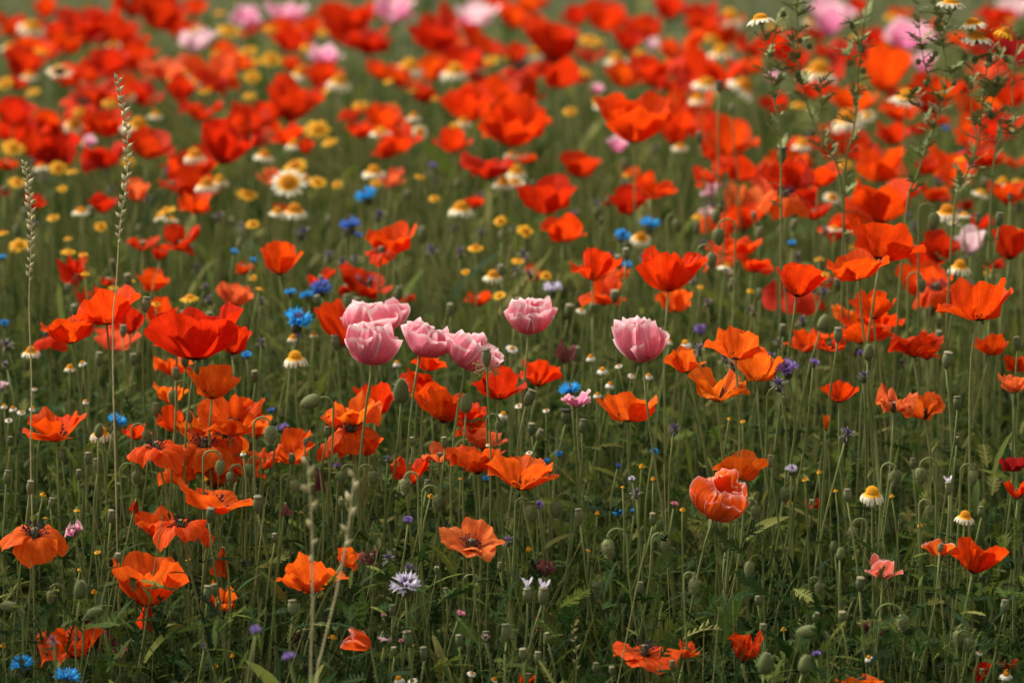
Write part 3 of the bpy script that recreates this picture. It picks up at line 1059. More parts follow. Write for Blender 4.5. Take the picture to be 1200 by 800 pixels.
def lobed_leaf(seed, pairs, lobe, curl):
    r = np.random.default_rng(seed)
    V, F = [], []
    def rib(t):
        return np.array([t, 0, -curl * t * t])
    ts = np.linspace(0, 1, 5)
    for t in ts:
        w = 0.028 + 0.05 * math.sin(math.pi * t) * (1 if pairs < 4 else 0.5)
        c = rib(t)
        V += [c + [0, -w, 0.012], c + [0, w, 0.012]]
    for i in range(4):
        a = 2 * i
        F += [(a, a + 1, a + 3), (a, a + 3, a + 2)]
    for k in range(pairs):
        t = 0.14 + 0.74 * k / max(1, pairs - 1)
        for s in (-1, 1):
            L = lobe * math.sin(math.pi * (0.22 + 0.62 * t)) * r.uniform(.7, 1.2)
            c = rib(t)
            d = np.array([0.75, s * 0.8, r.uniform(-.15, .3)]); d /= np.linalg.norm(d)
            tip = c + d * L
            mid = c + d * L * 0.5
            wv = np.array([0.5, -s * 0.4, 0]) * L * 0.22
            o = len(V)
            V += [c - np.array([.03, 0, 0]), c + np.array([.03, 0, 0]), mid - wv, mid + wv, tip]
            F += [(o, o + 1, o + 3), (o, o + 3, o + 2), (o + 2, o + 3, o + 4)]
    o = len(V)
    V += [rib(0.95) + [0, -.05, .01], rib(0.95) + [0, .05, .01], rib(1.15)]
    F += [(o, o + 1, o + 2)]
    return np.array(V, float), np.array(F)

LEAVES = [lobed_leaf(1, 5, 0.34, 0.25), lobed_leaf(2, 4, 0.26, 0.45), lobed_leaf(3, 6, 0.22, 0.15), lobed_leaf(4, 2, 0.16, 0.30), lobed_leaf(5, 5, 0.42, 0.5), lobed_leaf(6, 7, 0.30, 0.05)]
FEATHER = lobed_leaf(7, 9, 0.36, 0.1)

def leaf_batch(n_, y0, y1, zlo, zhi, slo, shi, bias, margin=0.35, tm=.45):
    out = []
    for k, (bv, bf) in enumerate(LEAVES):
        m_ = n_ // len(LEAVES)
        x, y = scatter(m_, y0, y1, margin, bias)
        z = zlo + (zhi - zlo) * nrng.random(m_) ** 1.25
        yaw = nrng.random(m_) * 6.283
        pit = nrng.normal(0.55, 0.45, m_)
        Rm = rot(yaw, pit, nrng.normal(0, .5, m_)) * (slo + (shi - slo) * nrng.random(m_))[:, None, None]
        out.append(instance(bv, bf, Rm, np.stack([x, y, z], -1), np.clip(nrng.normal(tm, .28, m_), 0, 1)))
    return out

batches = leaf_batch(14000, 2.9, 4.9, 0.02, 0.30, 0.025, 0.06, 0.2, tm=.36)  # low leaves tinted darker: shade deep in the undergrowth put into their colour
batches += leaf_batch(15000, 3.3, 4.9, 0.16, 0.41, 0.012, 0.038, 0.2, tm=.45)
batches += leaf_batch(11000, 4.4, 8.2, 0.08, 0.44, 0.02, 0.055, 0.3, tm=.70)  # far leaves tinted lighter: brighter light on them put into the tint
def lance_leaf(curl, w):
    V, F = [], []
    for i, t in enumerate(np.linspace(0, 1, 6)):
        ww = w * math.sin(math.pi * (0.08 + 0.9 * t)) ** 0.8
        c = np.array([t, 0, -curl * t * t])
        V += [c + [0, -ww, 0.35 * ww], c, c + [0, ww, 0.35 * ww]]
    for i in range(5):
        for j in range(2):
            a = i * 3 + j
            F += [(a, a + 1, a + 4), (a, a + 4, a + 3)]
    return np.array(V), np.array(F)
def lance_batch(n_, y0, y1, zlo, zhi, slo, shi, tm, pm):
    out = []
    for cu, wd in ((.25, .07), (.6, .09), (.1, .045), (.4, .12)):
        m_ = n_ // 4
        bv, bf = lance_leaf(cu, wd)
        x, y = scatter(m_, y0, y1, .35, .2)
        z = zlo + (zhi - zlo) * nrng.random(m_)
        Rm = rot(nrng.random(m_) * 6.283, nrng.normal(pm, .35, m_), nrng.normal(0, .6, m_)) * (slo + (shi - slo) * nrng.random(m_))[:, None, None]
        out.append(instance(bv, bf, Rm, np.stack([x, y, z], -1), np.clip(nrng.normal(tm, .25, m_), 0, 1)))
    return out
batches += lance_batch(2600, 3.1, 4.8, 0.05, 0.33, 0.03, 0.075, .50, .9)
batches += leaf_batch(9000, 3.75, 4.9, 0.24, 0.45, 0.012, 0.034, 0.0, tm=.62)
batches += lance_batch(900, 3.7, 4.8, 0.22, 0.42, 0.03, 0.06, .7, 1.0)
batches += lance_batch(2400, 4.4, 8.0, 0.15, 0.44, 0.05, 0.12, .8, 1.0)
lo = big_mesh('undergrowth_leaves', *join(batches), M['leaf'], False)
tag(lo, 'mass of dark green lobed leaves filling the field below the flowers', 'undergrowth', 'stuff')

def stem_batch(n_, y0, y1, h0, h1, r0, r1, bias, margin=0.35, lean=0.09, segs=6, tm=.5):
    x, y = scatter(n_, y0, y1, margin, bias)
    h = h0 + (h1 - h0) * nrng.random(n_)
    r = r0 + (r1 - r0) * nrng.random(n_)
    t = np.linspace(0, 1, segs)
    lx, ly = nrng.normal(0, lean, n_), nrng.normal(0, lean, n_)
    bx, by = nrng.normal(0, .018, n_), nrng.normal(0, .018, n_)
    cx = x[:, None] + lx[:, None] * h[:, None] * t + bx[:, None] * np.sin(t * math.pi * 1.3)
    cy_ = y[:, None] + ly[:, None] * h[:, None] * t + by[:, None] * np.sin(t * math.pi * 1.1)
    cz = h[:, None] * t[None] * np.ones_like(x)[:, None]
    a = np.array([0.3, 0.3 + 2.094, 0.3 + 4.189])
    taper = (1.0 - 0.6 * t)[None, :, None]
    V = np.stack([cx[:, :, None] + np.cos(a) * r[:, None, None] * taper,
                  cy_[:, :, None] + np.sin(a) * r[:, None, None] * taper,
                  np.broadcast_to(cz[:, :, None], (n_, segs, 3))], -1)
    F = []
    for i in range(segs - 1):
        for j in range(3):
            k = (j + 1) % 3
            F += [(i * 3 + j, i * 3 + k, (i + 1) * 3 + k), (i * 3 + j, (i + 1) * 3 + k, (i + 1) * 3 + j)]
    F = np.array(F)
    FF = F[None] + (np.arange(n_) * segs * 3)[:, None, None]
    tint = np.repeat(np.clip(nrng.normal(tm, .28, n_), 0, 1), segs * 3)
    return V.reshape(-1, 3), FF.reshape(-1, 3), tint

def blade_batch(n_, y0, y1, h0, h1, w, bias, margin=0.35, bend=0.5):
    x, y = scatter(n_, y0, y1, margin, bias)
    h = h0 + (h1 - h0) * nrng.random(n_)
    yaw = nrng.random(n_) * 6.283
    bd = nrng.random(n_) * bend
    t = np.linspace(0, 1, 5)
    dx, dy = np.cos(yaw), np.sin(yaw)
    off = h[:, None] * bd[:, None] * t ** 2
    cx = x[:, None] + dx[:, None] * off
    cy_ = y[:, None] + dy[:, None] * off
    cz = h[:, None] * t * (1 - 0.35 * bd[:, None] * t)
    ww = w * np.array([.7, 1, .9, .6, .06])[None]
    ya = yaw + nrng.normal(1.57, .5, n_)
    ex, ey = np.cos(ya)[:, None] * ww, np.sin(ya)[:, None] * ww
    V = np.stack([np.stack([cx - ex, cy_ - ey, cz], -1), np.stack([cx + ex, cy_ + ey, cz], -1)], 2)
    F = []
    for i in range(4):
        a = 2 * i
        F += [(a, a + 1, a + 3), (a, a + 3, a + 2)]
    F = np.array(F)
    FF = F[None] + (np.arange(n_) * 10)[:, None, None]
    tint = np.repeat(np.clip(nrng.normal(.45, .25, n_), 0, 1), 10)
    return V.reshape(-1, 3), FF.reshape(-1, 3), tint

so = big_mesh('undergrowth_stems', *join([
    stem_batch(1500, 2.95, 4.4, 0.18, 0.46, 0.0004, 0.0009, 0.2, lean=0.32),
    stem_batch(3000, 4.7, 8.0, 0.30, 0.56, 0.0014, 0.0028, 0.6, lean=0.15, tm=.85),
    stem_batch(2600, 4.1, 8.0, 0.30, 0.5, 0.0007, 0.0014, 0.5, lean=0.24, tm=.5),
    blade_batch(1800, 2.95, 4.9, 0.15, 0.38, 0.0016, 0.2),
    stem_batch(900, 4.15, 6.2, 0.42, 0.56, 0.0010, 0.0022, 0.3, lean=0.16, tm=.95),
    stem_batch(260, 3.3, 4.3, 0.34, 0.50, 0.0007, 0.0012, 0.0, lean=0.22, tm=.95),
    blade_batch(4000, 4.6, 8.2, 0.2, 0.45, 0.0024, 0.3),
]), M['thin'])
tag(so, 'thicket of thin green stems and grass blades between the flowers', 'undergrowth', 'stuff')
mo = big_mesh('meadow_grass', *blade_batch(30000, 7.9, 17.0, 0.05, 0.16, 0.0035, 0.2, 0.8), M['blade'])
tag(mo, 'short blurred green meadow grass behind the flower field', 'grass', 'stuff')

# ================================================================== THE FLOWERS
# x, y, width, height in photograph pixels; form; colour; lean right (deg); lean to camera (deg); distance offset (m); label
POPPIES = [
 # --- left group
 (125,357,80,48,'bowl','r',-4,0,-.30,'red poppy with jagged rim at left, tall seed pod just right of it'),
 (80,385,68,36,'bowl','r',-12,0,-.20,'red poppy leaning left, just below and left of the jagged-rimmed poppy'),
 (58,406,44,36,'droop','r',-10,0,.15,None), (138,394,58,34,'bowl','s',0,4,.25,None),
 (179,328,40,29,'cup','o',4,0,.12,'small cup-shaped orange-red poppy with straight rim, alone above the left group'),
 (188,366,42,40,'cup','r',0,0,.15,None),
 (228,387,116,70,'full','d',0,2,-.26,'largest deep red many-petalled poppy in the left group'),
 (272,398,46,44,'cup','d',8,0,-.12,'dark red poppy half hidden behind the largest left one'),
 (250,447,64,41,'cup','o',3,2,-.12,'smooth orange-red cup poppy on an upright stem below the largest deep red one'),
 (203,427,48,30,'open','o',0,0,.1,None), (200,460,42,34,'bowl','o',0,0,.1,None),
 (271,483,80,60,'open','o',6,34,-.02,'wide open orange-red poppy showing its dark centre, right below the smooth cup'),
 (203,490,42,36,'bowl','r',0,0,.12,None),
 (183,534,70,56,'droop','o',-8,26,-.02,'orange poppy with spread petals left of the big open cluster'),
 (238,530,78,66,'droop','o',4,30,.03,'broad orange poppy in the middle of the left cluster, stems crossing in front'),
 (290,546,44,30,'bowl','o',10,0,.06,None),
 (65,497,74,41,'open','r',-3,2,-.02,'red poppy with wavy curled rim alone at the far left edge'),
 (340,522,60,44,'open','o',-6,22,.05,'orange poppy with dark centre between the nodding bud and the left cluster'),
 (415,478,66,44,'open','o',-4,24,-.03,'orange poppy with a tall back petal below the pair of pink poppies'),
 (413,515,66,50,'droop','o',6,22,.03,None),
 (252,580,92,44,'bowl','o',14,4,-.04,'wide bright orange poppy tilted to the right at lower left'),
 (187,612,62,40,'open','o',-4,28,.06,'orange poppy showing its black centre, behind a drooping one at lower left'),
 (216,626,72,46,'droop','o',-4,24,-.05,'orange poppy with petals hanging down, just under the wide tilted one'),
 (257,660,24,46,'wither','o',0,0,-.04,'loose orange petal hanging straight down beside a bent stem'),
 (258,697,40,40,'crumple','o',0,20,.03,'crumpled orange poppy behind two seed pods at lower left'),
 (176,679,90,64,'full','o',-4,6,-.06,'big ruffled orange poppy low at left, above a hanging withered one'),
 (40,640,80,52,'droop','o',0,26,-.06,'orange poppy with drooping petals and purple centre at the left edge'),
 (82,755,84,54,'crumple','r',0,10,.0,'collapsed red poppy low in the left corner above blue cornflowers'),
 (172,722,26,70,'wither','r',4,0,.02,'withered red poppy hanging under the big ruffled orange one'),
 (87,619,22,28,'crumple','m',0,10,-.05,'small crumpled pink petals right of the drooping orange poppy'),
 (232,502,58,42,'open','o',0,16,.06,None), (263,522,56,40,'droop','o',4,18,.05,None), (214,550,60,40,'open','o',-6,14,.07,None), (256,552,58,42,'open','o',6,16,.08,None), (160,505,36,34,'bowl','r',0,6,.12,None),
 (310,538,40,34,'open','o',0,12,.08,None), (430,520,40,42,'open','o',6,16,.05,None), (388,530,34,38,'droop','o',0,14,.06,None), (395,492,40,36,'open','o',-6,14,.05,None), (150,375,44,34,'bowl','d',0,6,.05,None), (205,395,50,44,'bowl','d',-8,4,-.1,None), (300,500,38,34,'open','o',0,10,.1,None),
 (1000,362,52,36,'open','o',0,10,.05,None), (1032,376,58,34,'open','r',4,8,.03,None), (975,400,40,26,'open','r',0,4,.08,None), (1085,408,40,28,'open','r',0,8,.02,None), (545,478,52,40,'open','r',0,8,.08,None), (490,445,44,34,'open','r',0,6,.1,None), (715,322,46,36,'open','o',0,8,.1,None),
 # --- centre
 (440,467,54,42,'cup','r',-4,2,.06,'red cup poppy directly under the pink pair'),
 (391,378,48,72,'deep','r',-34,0,.03,'tall red poppy leaning left against the pink pair'),
 (428,328,64,46,'bowl','r',26,4,.12,None), (458,278,62,36,'bowl','r',-8,6,-.15,'soft-focus red poppy with hanging lower petal above the pink pair'),
 (446,303,38,26,'droop','r',0,14,-.1,None),
 (503,422,44,26,'bowl','r',10,0,.05,None), (508,462,62,40,'bowl','r',0,0,.1,None), (522,474,62,44,'open','r',8,12,.02,None),
 (585,448,66,40,'bowl','d',4,0,-.05,'deep red bowl-shaped poppy behind the pod with dried stamens'),
 (634,437,50,40,'open','r',14,0,.12,None), (552,500,40,38,'open','r',0,10,.1,None), (515,530,42,30,'open','s',0,14,.05,None),
 (567,513,56,26,'open','s',0,4,.08,None),
 (557,538,72,42,'open','o',-8,12,-.05,'left of two overlapping bright orange poppies at the centre'),
 (611,551,88,48,'open','o',2,8,-.10,'right of two overlapping bright orange poppies at the centre'),
 (480,552,46,36,'open','r',0,10,.08,None), (560,350,32,24,'open','r',0,6,.3,None), (624,320,26,22,'cup','r',0,0,.3,None),
 (735,476,72,37,'bowl','o',2,0,-.05,'orange-red bowl poppy below the pink poppy standing apart at right'),
 (553,631,78,52,'open','s',6,30,-.08,'coral poppy with pale inner petals, alone below the centre'),
 (366,670,86,52,'open','o',-14,16,-.05,'orange poppy tilted left with ragged petals, lower left of centre'),
 (408,655,26,38,'bowl','o',40,20,-.08,'small bent orange poppy against the right side of a ragged tilted one'),
 (417,748,36,22,'shut','e',-60,10,-.10,'half-open poppy with white rim and red base near the bottom'),
 (451,747,17,12,'bowl','l',0,10,-.05,None), (569,747,12,11,'cup','l',0,10,-.04,None), (619,796,22,16,'open','r',0,0,-.05,None),
 (697,309,64,40,'bowl','r',12,0,-.15,'red poppy lifted to the right, left of a broad many-lobed one'),
 (706,340,58,40,'open','o',0,8,.12,None), (787,314,86,56,'full','r',2,4,-.28,'broad red poppy with spread lobes above the solitary pink one'),
 (790,352,44,40,'bowl','o',0,6,.1,None), (640,227,74,48,'cup','r',2,10,-.1,'soft red poppy with dark bowl, left of the leaning orange one'),
 (660,267,56,30,'bowl','r',0,0,-.05,'low wide soft red poppy under the one with the dark bowl'),
 (681,192,46,28,'cup','r',4,0,0,None), (735,233,50,38,'cup','r',-6,4,0,None), (767,216,54,56,'open','o',38,24,-.1,'bright orange poppy leaning steeply right, right of a red cup'),
 (742,136,94,64,'full','r',4,0,-.75,'large layered red poppy standing high at upper centre'), (793,147,42,38,'cup','r',0,0,.05,None),
 (852,158,76,48,'bowl','r',6,0,-.15,None),
 # --- right
 (835,198,44,34,'open','o',0,10,-.1,None), (868,198,46,34,'bowl','r',4,6,-.15,None),
 (922,205,66,46,'full','r',-4,6,-.50,'tall red poppy crowned behind the dark-topped seed pod'), (918,240,62,44,'droop','o',4,16,-.42,None),
 (962,204,46,40,'bowl','o',8,6,-.4,None), (982,268,46,38,'open','o',0,10,.15,None), (955,245,40,40,'open','r',0,10,-.2,None),
 (1033,238,92,36,'open','s',2,6,-.30,'wide coral poppy with pinkish lower petals, upper right'),
 (1040,280,90,52,'bowl','r',16,2,-.52,'large red poppy rising to the right, black blotch at its base'),
 (1006,310,74,40,'bowl','r',-14,4,-.45,'red poppy tilted left, tucked under the large rising one'),
 (941,327,62,42,'cup','r',12,0,-.38,'red cup poppy on a slim stem left of the tilted pair'),
 (1100,288,52,40,'cup','d',0,0,-.05,None), (1185,284,46,44,'cup','d',0,0,-.3,'dark red poppy cut by the right edge, upper right'),
 (1143,350,92,52,'bowl','r',4,2,-.42,'large smooth red poppy on its own near the right edge'),
 (1023,356,56,36,'full','r',0,8,-.12,None), (1012,384,76,38,'open','r',0,8,.02,None), (945,398,54,30,'open','r',0,4,.1,None),
 (1073,402,66,42,'open','r',6,6,-.1,'red poppy with ruffled lower petal under the large smooth right one'), (1160,403,46,26,'bowl','r',8,0,.0,None),
 (862,401,76,42,'bowl','o',10,2,-.25,'topmost of four clustered orange-red poppies right of the solitary pink one'),
 (803,421,50,33,'bowl','o',-14,2,-.15,'leftmost of four clustered orange-red poppies right of the solitary pink one'),
 (888,427,62,40,'bowl','o',4,0,-.1,'rightmost of four clustered orange-red poppies, beside the purple cornflower'),
 (842,450,74,42,'open','o',4,10,-.15,'lowest of four clustered orange-red poppies right of the solitary pink one'),
 (985,458,46,27,'bowl','r',4,0,.0,'small red bowl poppy among cornflower heads at right'),
 (1050,468,50,40,'crumple','s',6,16,-.1,'wilting coral poppy with curled petals at right'),
 (1080,475,52,50,'open','o',-20,40,.0,'flat orange petals directly behind the wilting coral poppy'),
 (1190,425,30,44,'bowl','r',0,6,.05,None), (1190,448,40,26,'open','s',0,10,-.1,None),
 (868,545,66,36,'bowl','o',14,4,-.02,'orange poppy peeking out behind the white-edged one at right'),
 (843,580,72,62,'globe','e',18,60,-.07,'orange poppy with white-edged petals on a bent stem, right of centre'),
 (1186,543,34,24,'bowl','c',0,0,.0,'dark crimson poppy cut by the right edge'),
 (1192,573,34,30,'open','r',0,14,-.02,'red poppy petals cut by the right edge under the crimson one'),
 (1100,640,40,22,'bowl','e',0,14,-.04,'small pale orange poppy with a pod in front, lower right'),
 (1148,650,68,44,'full','r',16,8,-.08,'bright red poppy with folded petals at lower right'),
 (1036,663,46,30,'bowl','a',4,10,-.05,'peach poppy with pale rim, lower right'),
 (873,757,44,40,'crumple','r',8,10,-.06,'crumpled coral-red poppy near the bottom, right of centre'),
 (758,769,80,36,'flat','o',2,10,-.08,'wide flat orange poppy at the bottom, right of centre'),
 (803,760,34,24,'open','o',10,4,-.05,None),
 (1008,799,58,16,'bowl','o',0,0,-.08,'orange poppy cut by the bottom edge at right'),
 (1150,786,24,24,'crumple','d',0,0,.05,None), (1180,778,30,20,'crumple','d',0,0,.1,None),
 (952,590,18,14,'crumple','d',0,0,.25,None), (1019,735,30,20,'crumple','c',0,0,.2,None), (968,495,8,26,'shut','o',0,0,.0,None),
 (470,543,26,22,'open','s',0,0,.15,None), (165,700,20,20,'crumple','r',0,0,.06,None), (345,745,20,16,'crumple','c',0,0,.1,None),
 # --- withered
 (335,597,17,42,'wither','c',4,0,-.02,'withered dark pink poppy hanging below the cluster of orange poppies'),
 (375,562,14,32,'wither','c',0,0,.0,None), (157,594,12,32,'wither','d',8,0,.0,None),
 (432,652,22,22,'crumple','c',0,0,.0,'shrivelled crimson petals right of the ragged tilted orange poppy'),
 (641,665,26,22,'crumple','c',0,0,.0,'shrivelled brown-red poppy above two pods with lavender petals'), (638,728,24,26,'crumple','c',0,0,.04,None),
 (130,758,40,40,'crumple','c',0,0,.05,'withered brownish poppy at bottom left beside the blue cornflowers'),
 (662,410,26,32,'crumple','c',0,0,.2,None), (85,318,38,58,'crumple','d',0,0,.2,'dark red withered poppy left of the tall grass spike foot'),
 (103,350,30,30,'crumple','d',0,0,.25,None), (380,100,20,16,'open','d',0,0,.1,None),
 # --- background, upper left
 (192,12,52,38,'cup','d',14,0,-.5,'dark red cup poppy tilted right at the top edge, upper left'),
 (52,8,24,22,'cup','r',0,0,0,None), (14,28,36,30,'open','d',0,0,.1,None), (100,34,58,40,'open','r',0,12,0,None), (145,36,48,34,'bowl','r',6,0,0,None),
 (217,34,38,28,'bowl','r',0,0,0,None), (125,73,58,40,'open','r',0,14,0,None), (160,64,40,32,'cup','r',0,0,0,None), (190,78,44,36,'open','s',0,10,0,None),
 (248,82,54,40,'open','r',0,14,0,None), (212,103,30,26,'cup','r',0,0,0,None), (116,108,54,34,'open','d',0,10,0,None), (18,130,42,28,'cup','d',0,0,-.1,None),
 (124,142,46,30,'bowl','d',0,0,0,None), (176,166,52,34,'bowl','r',6,0,-.25,'soft red poppy directly right of the tall grass spike'), (42,170,36,34,'cup','d',0,0,.0,None),
 (122,184,52,34,'open','d',-4,6,0,None), (268,165,66,56,'full','r',4,6,-.3,'large blurred red poppy with layered petals, upper left'), (297,136,42,36,'open','r',0,10,0,None),
 (235,130,42,30,'open','r',0,10,.05,None), (8,192,26,34,'open','r',0,0,0,None), (280,72,30,36,'bowl','r',0,0,0,None), (262,58,26,20,'cup','r',0,0,.1,None),
 (80,48,30,26,'bowl','r',0,0,.1,None), (170,110,34,30,'open','d',0,10,.1,None), (60,60,26,24,'open','d',0,10,.2,None), (230,8,24,18,'cup','r',0,0,.0,None), (20,98,22,20,'open','d',0,8,.1,None),
 (120,237,36,34,'bowl','r',0,8,.0,None), (160,222,32,32,'cup','s',0,4,-.1,'round pinkish red poppy right of the tall grass spike'), (201,215,32,34,'open','r',0,14,0,None), (228,238,40,28,'open','r',0,8,0,None),
 (212,280,46,42,'open','r',4,18,-.05,'open blurred red poppy above the small orange-red cup poppy'), (168,285,40,36,'open','s',0,14,.1,None), (187,296,22,26,'bowl','r',0,0,.1,None), (43,237,25,26,'cup','r',10,0,0,None),
 (275,345,44,34,'full','s',0,10,.05,None), (286,314,24,18,'open','s',0,0,.1,None), (5,225,14,18,'open','r',0,0,0,None), (128,330,20,18,'open','r',0,0,.2,None),
 # --- background, upper middle left
 (316,131,36,34,'open','r',0,10,0,None), (347,114,52,46,'full','r',6,0,-.1,None), (336,156,34,28,'open','r',0,8,0,None), (358,170,20,26,'cup','r',0,0,-.1,None),
 (343,46,40,32,'bowl','r',0,0,0,None), (378,86,40,24,'cup','d',0,0,0,None), (408,28,50,44,'full','d',0,10,0,None), (392,14,34,26,'open','o',0,0,.1,None), (432,46,60,34,'open','r',0,6,0,None),
 (508,38,62,48,'full','d',4,8,-.1,'large deep red poppy with dark centre at the top, left of centre'), (570,44,62,42,'bowl','d',26,4,-.1,'deep red poppy tilted right beside the large one near the top'),
 (546,68,46,22,'bowl','r',0,0,0,None), (580,3,32,14,'bowl','r',0,0,0,None), (596,18,20,24,'cup','o',0,0,0,None), (546,120,52,38,'full','r',0,4,0,None), (588,106,50,28,'bowl','r',4,0,.05,None),
 (570,193,64,30,'open','r',4,6,-.15,None), (451,136,42,26,'bowl','o',0,0,0,None), (468,161,46,28,'bowl','r',0,0,0,None), (423,150,32,30,'open','s',0,10,.05,None), (530,164,40,24,'bowl','r',0,0,-.1,None),
 (410,134,24,20,'open','r',0,0,.1,None), (452,178,30,20,'open','s',0,10,.1,None), (330,302,52,40,'cup','r',4,2,-.1,'blurred red cup poppy with fringed rim left of the tilted pair'), (376,324,34,20,'open','d',0,0,.1,None),
 (318,206,32,34,'open','s',0,0,.1,None), (458,208,34,24,'open','s',0,8,.1,None), (556,236,26,20,'open','r',0,0,.1,None), (460,12,40,20,'open','r',0,0,.1,None), (362,30,26,30,'cup','o',0,0,.1,None), (405,340,20,20,'open','r',0,0,.3,None), (478,350,18,20,'open','r',0,0,.4,None),
 (330,245,24,16,'open','s',0,0,.2,None), (495,108,30,24,'open','r',0,0,.2,None), (345,75,24,20,'open','r',0,0,.2,None),
 # --- background, upper middle right
 (646,46,54,46,'full','r',0,4,-.1,'rounded red poppy near the top at the centre'), (605,20,28,24,'cup','o',0,0,0,None), (674,18,30,20,'bowl','r',0,0,0,None), (712,16,50,32,'bowl','r',4,0,0,None),
 (737,46,30,34,'cup','r',0,0,.05,None), (785,8,34,24,'cup','d',0,0,0,None), (826,20,44,36,'bowl','d',0,0,-.05,None), (800,50,42,28,'open','r',0,0,0,None), (692,64,30,32,'open','s',0,10,.1,None), (655,86,58,36,'bowl','d',4,4,-.1,None),
 (604,62,24,28,'cup','r',0,0,0,None), (770,80,52,42,'open','r',0,10,-.05,None), (806,74,50,36,'bowl','r',0,4,0,None), (845,86,58,42,'open','o',4,8,-.05,None), (732,86,38,30,'bowl','r',0,0,0,None),
 (602,140,86,66,'full','r',0,12,-.3,'large red poppy with dark centre left of the layered red one'), (590,150,40,30,'open','s',0,0,.0,None), (680,90,20,24,'open','r',0,0,.1,None), (845,178,46,30,'open','r',0,6,.05,None), (775,125,26,22,'open','r',0,0,.2,None), (615,185,26,20,'open','r',0,0,.1,None),
 (740,200,24,24,'open','s',0,0,.2,None), (712,238,14,14,'open','r',0,0,.2,None), (830,215,28,20,'open','o',0,0,.15,None), (845,275,24,22,'open','o',0,0,.2,None), (868,290,50,34,'open','o',0,10,.0,None), (885,308,44,30,'open','o',6,8,.05,None), (842,290,30,26,'open','o',0,0,.1,None),
 # --- background, upper right
 (912,55,42,36,'open','r',0,8,0,None), (932,72,30,28,'cup','r',0,0,0,None), (986,60,48,38,'open','r',0,10,0,None), (1036,78,52,48,'cup','r',4,20,-.2,'round red poppy with dark eye at upper right among tall stalks'),
 (1000,113,48,32,'bowl','r',0,4,0,None), (1055,130,40,30,'open','r',0,0,0,None), (1046,155,34,26,'bowl','r',0,0,0,None), (1004,8,22,20,'cup','r',0,0,0,None), (1024,44,28,22,'bowl','d',0,0,0,None), (1083,35,30,22,'open','r',0,0,.1,None),
 (1166,16,40,32,'open','r',0,0,0,None), (1190,60,40,38,'cup','c',0,0,-.05,None), (1131,100,26,22,'open','r',0,0,0,None), (1184,108,42,30,'cup','r',0,4,-.1,None), (1170,146,56,34,'open','r',0,8,-.1,None), (1140,165,32,28,'open','r',0,0,0,None),
 (1152,182,44,34,'open','r',0,8,.0,None), (1194,92,30,28,'open','r',0,0,0,None), (1035,192,56,40,'full','s',0,8,-.1,'blurred coral poppy above the wide coral one at upper right'), (1016,182,36,24,'open','r',0,0,0,None), (1085,195,26,26,'bowl','r',0,0,0,None), (1117,205,42,36,'open','r',0,8,0,None),
 (1180,225,46,26,'open','s',0,4,0,None), (1095,225,40,26,'open','s',0,0,.05,None), (1075,150,26,22,'open','r',0,0,.1,None), (1050,110,22,18,'open','o',0,0,.1,None), (1100,140,24,22,'open','r',0,0,.15,None), (1120,45,20,18,'open','r',0,0,.1,None), (1055,15,24,18,'open','o',0,0,.1,None),
 (960,38,24,20,'open','r',0,0,.15,None), (905,120,30,26,'open','r',0,0,.2,None), (975,150,26,22,'open','r',0,0,.2,None), (1190,190,28,26,'open','r',0,0,.1,None), (1130,240,24,20,'open','r',0,0,.2,None),
 (1150,260,30,24,'open','r',0,0,.1,None), (970,330,22,20,'open','r',0,0,.3,None), (1165,310,26,18,'open','d',0,0,.3,None),
]
PINKS = [
 (439,371,84,47,'globe','p',-6,2,-.20,'rear pink poppy of the close pair, wide and mostly behind the front one'),
 (438,402,69,52,'globe','p',2,2,-.25,'front pink poppy of the close pair at left'),
 (503,395,68,48,'globe','p',22,0,-.24,'pink poppy tilted right, immediately right of the close pair'),
 (556,411,70,50,'globe','p',24,0,-.22,'pink poppy leaning right behind a pod with dried stamens'),
 (622,369,64,46,'globe','p',2,2,-.26,'highest pink poppy, upright on a straight stem at centre'),
 (750,397,68,56,'globe','p',-8,8,-.24,'pink poppy standing apart to the right of the others'),
 (975,18,46,38,'cup','m',0,20,-.1,'blurred pink poppy with yellow heart at the top right'), (1066,40,50,36,'bowl','m',-10,0,-.1,'blurred pink poppy leaning left among the tall stalks, top right'),
 (1082,72,24,26,'cup','m',0,0,0,None), (905,90,14,22,'cup','m',0,0,0,None), (725,168,26,20,'cup','m',0,0,-.1,'small bright pink poppy below the layered red one'), (382,64,34,22,'bowl','m',0,0,0,None),
 (335,14,40,26,'open','m',0,8,0,None), (460,10,44,22,'open','m',0,8,0,None), (560,14,42,20,'bowl','l',0,0,0,None), (287,18,32,22,'bowl','m',0,0,0,None), (1136,280,38,38,'cup','l',0,6,0,'pale pink poppy with deeper rim behind two daisies at right'),
 (1186,8,32,24,'bowl','l',0,0,0,None), (228,46,32,30,'open','l',0,8,0,None), (832,222,22,16,'open','m',0,0,.1,None), (828,248,22,26,'open','l',0,0,.1,None), (545,25,24,30,'open','m',0,0,.05,None), (105,165,16,14,'cup','m',0,0,0,None), (243,42,20,16,'open','l',0,0,0,None), (700,105,14,18,'cup','m',0,0,.05,None), (765,52,16,16,'cup','l',0,0,.05,None), (1143,347,16,18,'cup','l',0,0,.5,None), (3,452,14,22,'cup','l',0,0,.2,None), (675,466,36,22,'open','m',0,0,.02,'pink blossom just under the blue cornflower right of centre'),
]
idx = 0
for p in POPPIES:
    poppy(idx, *p); idx += 1
for p in PINKS:
    poppy(idx, *p); idx += 1
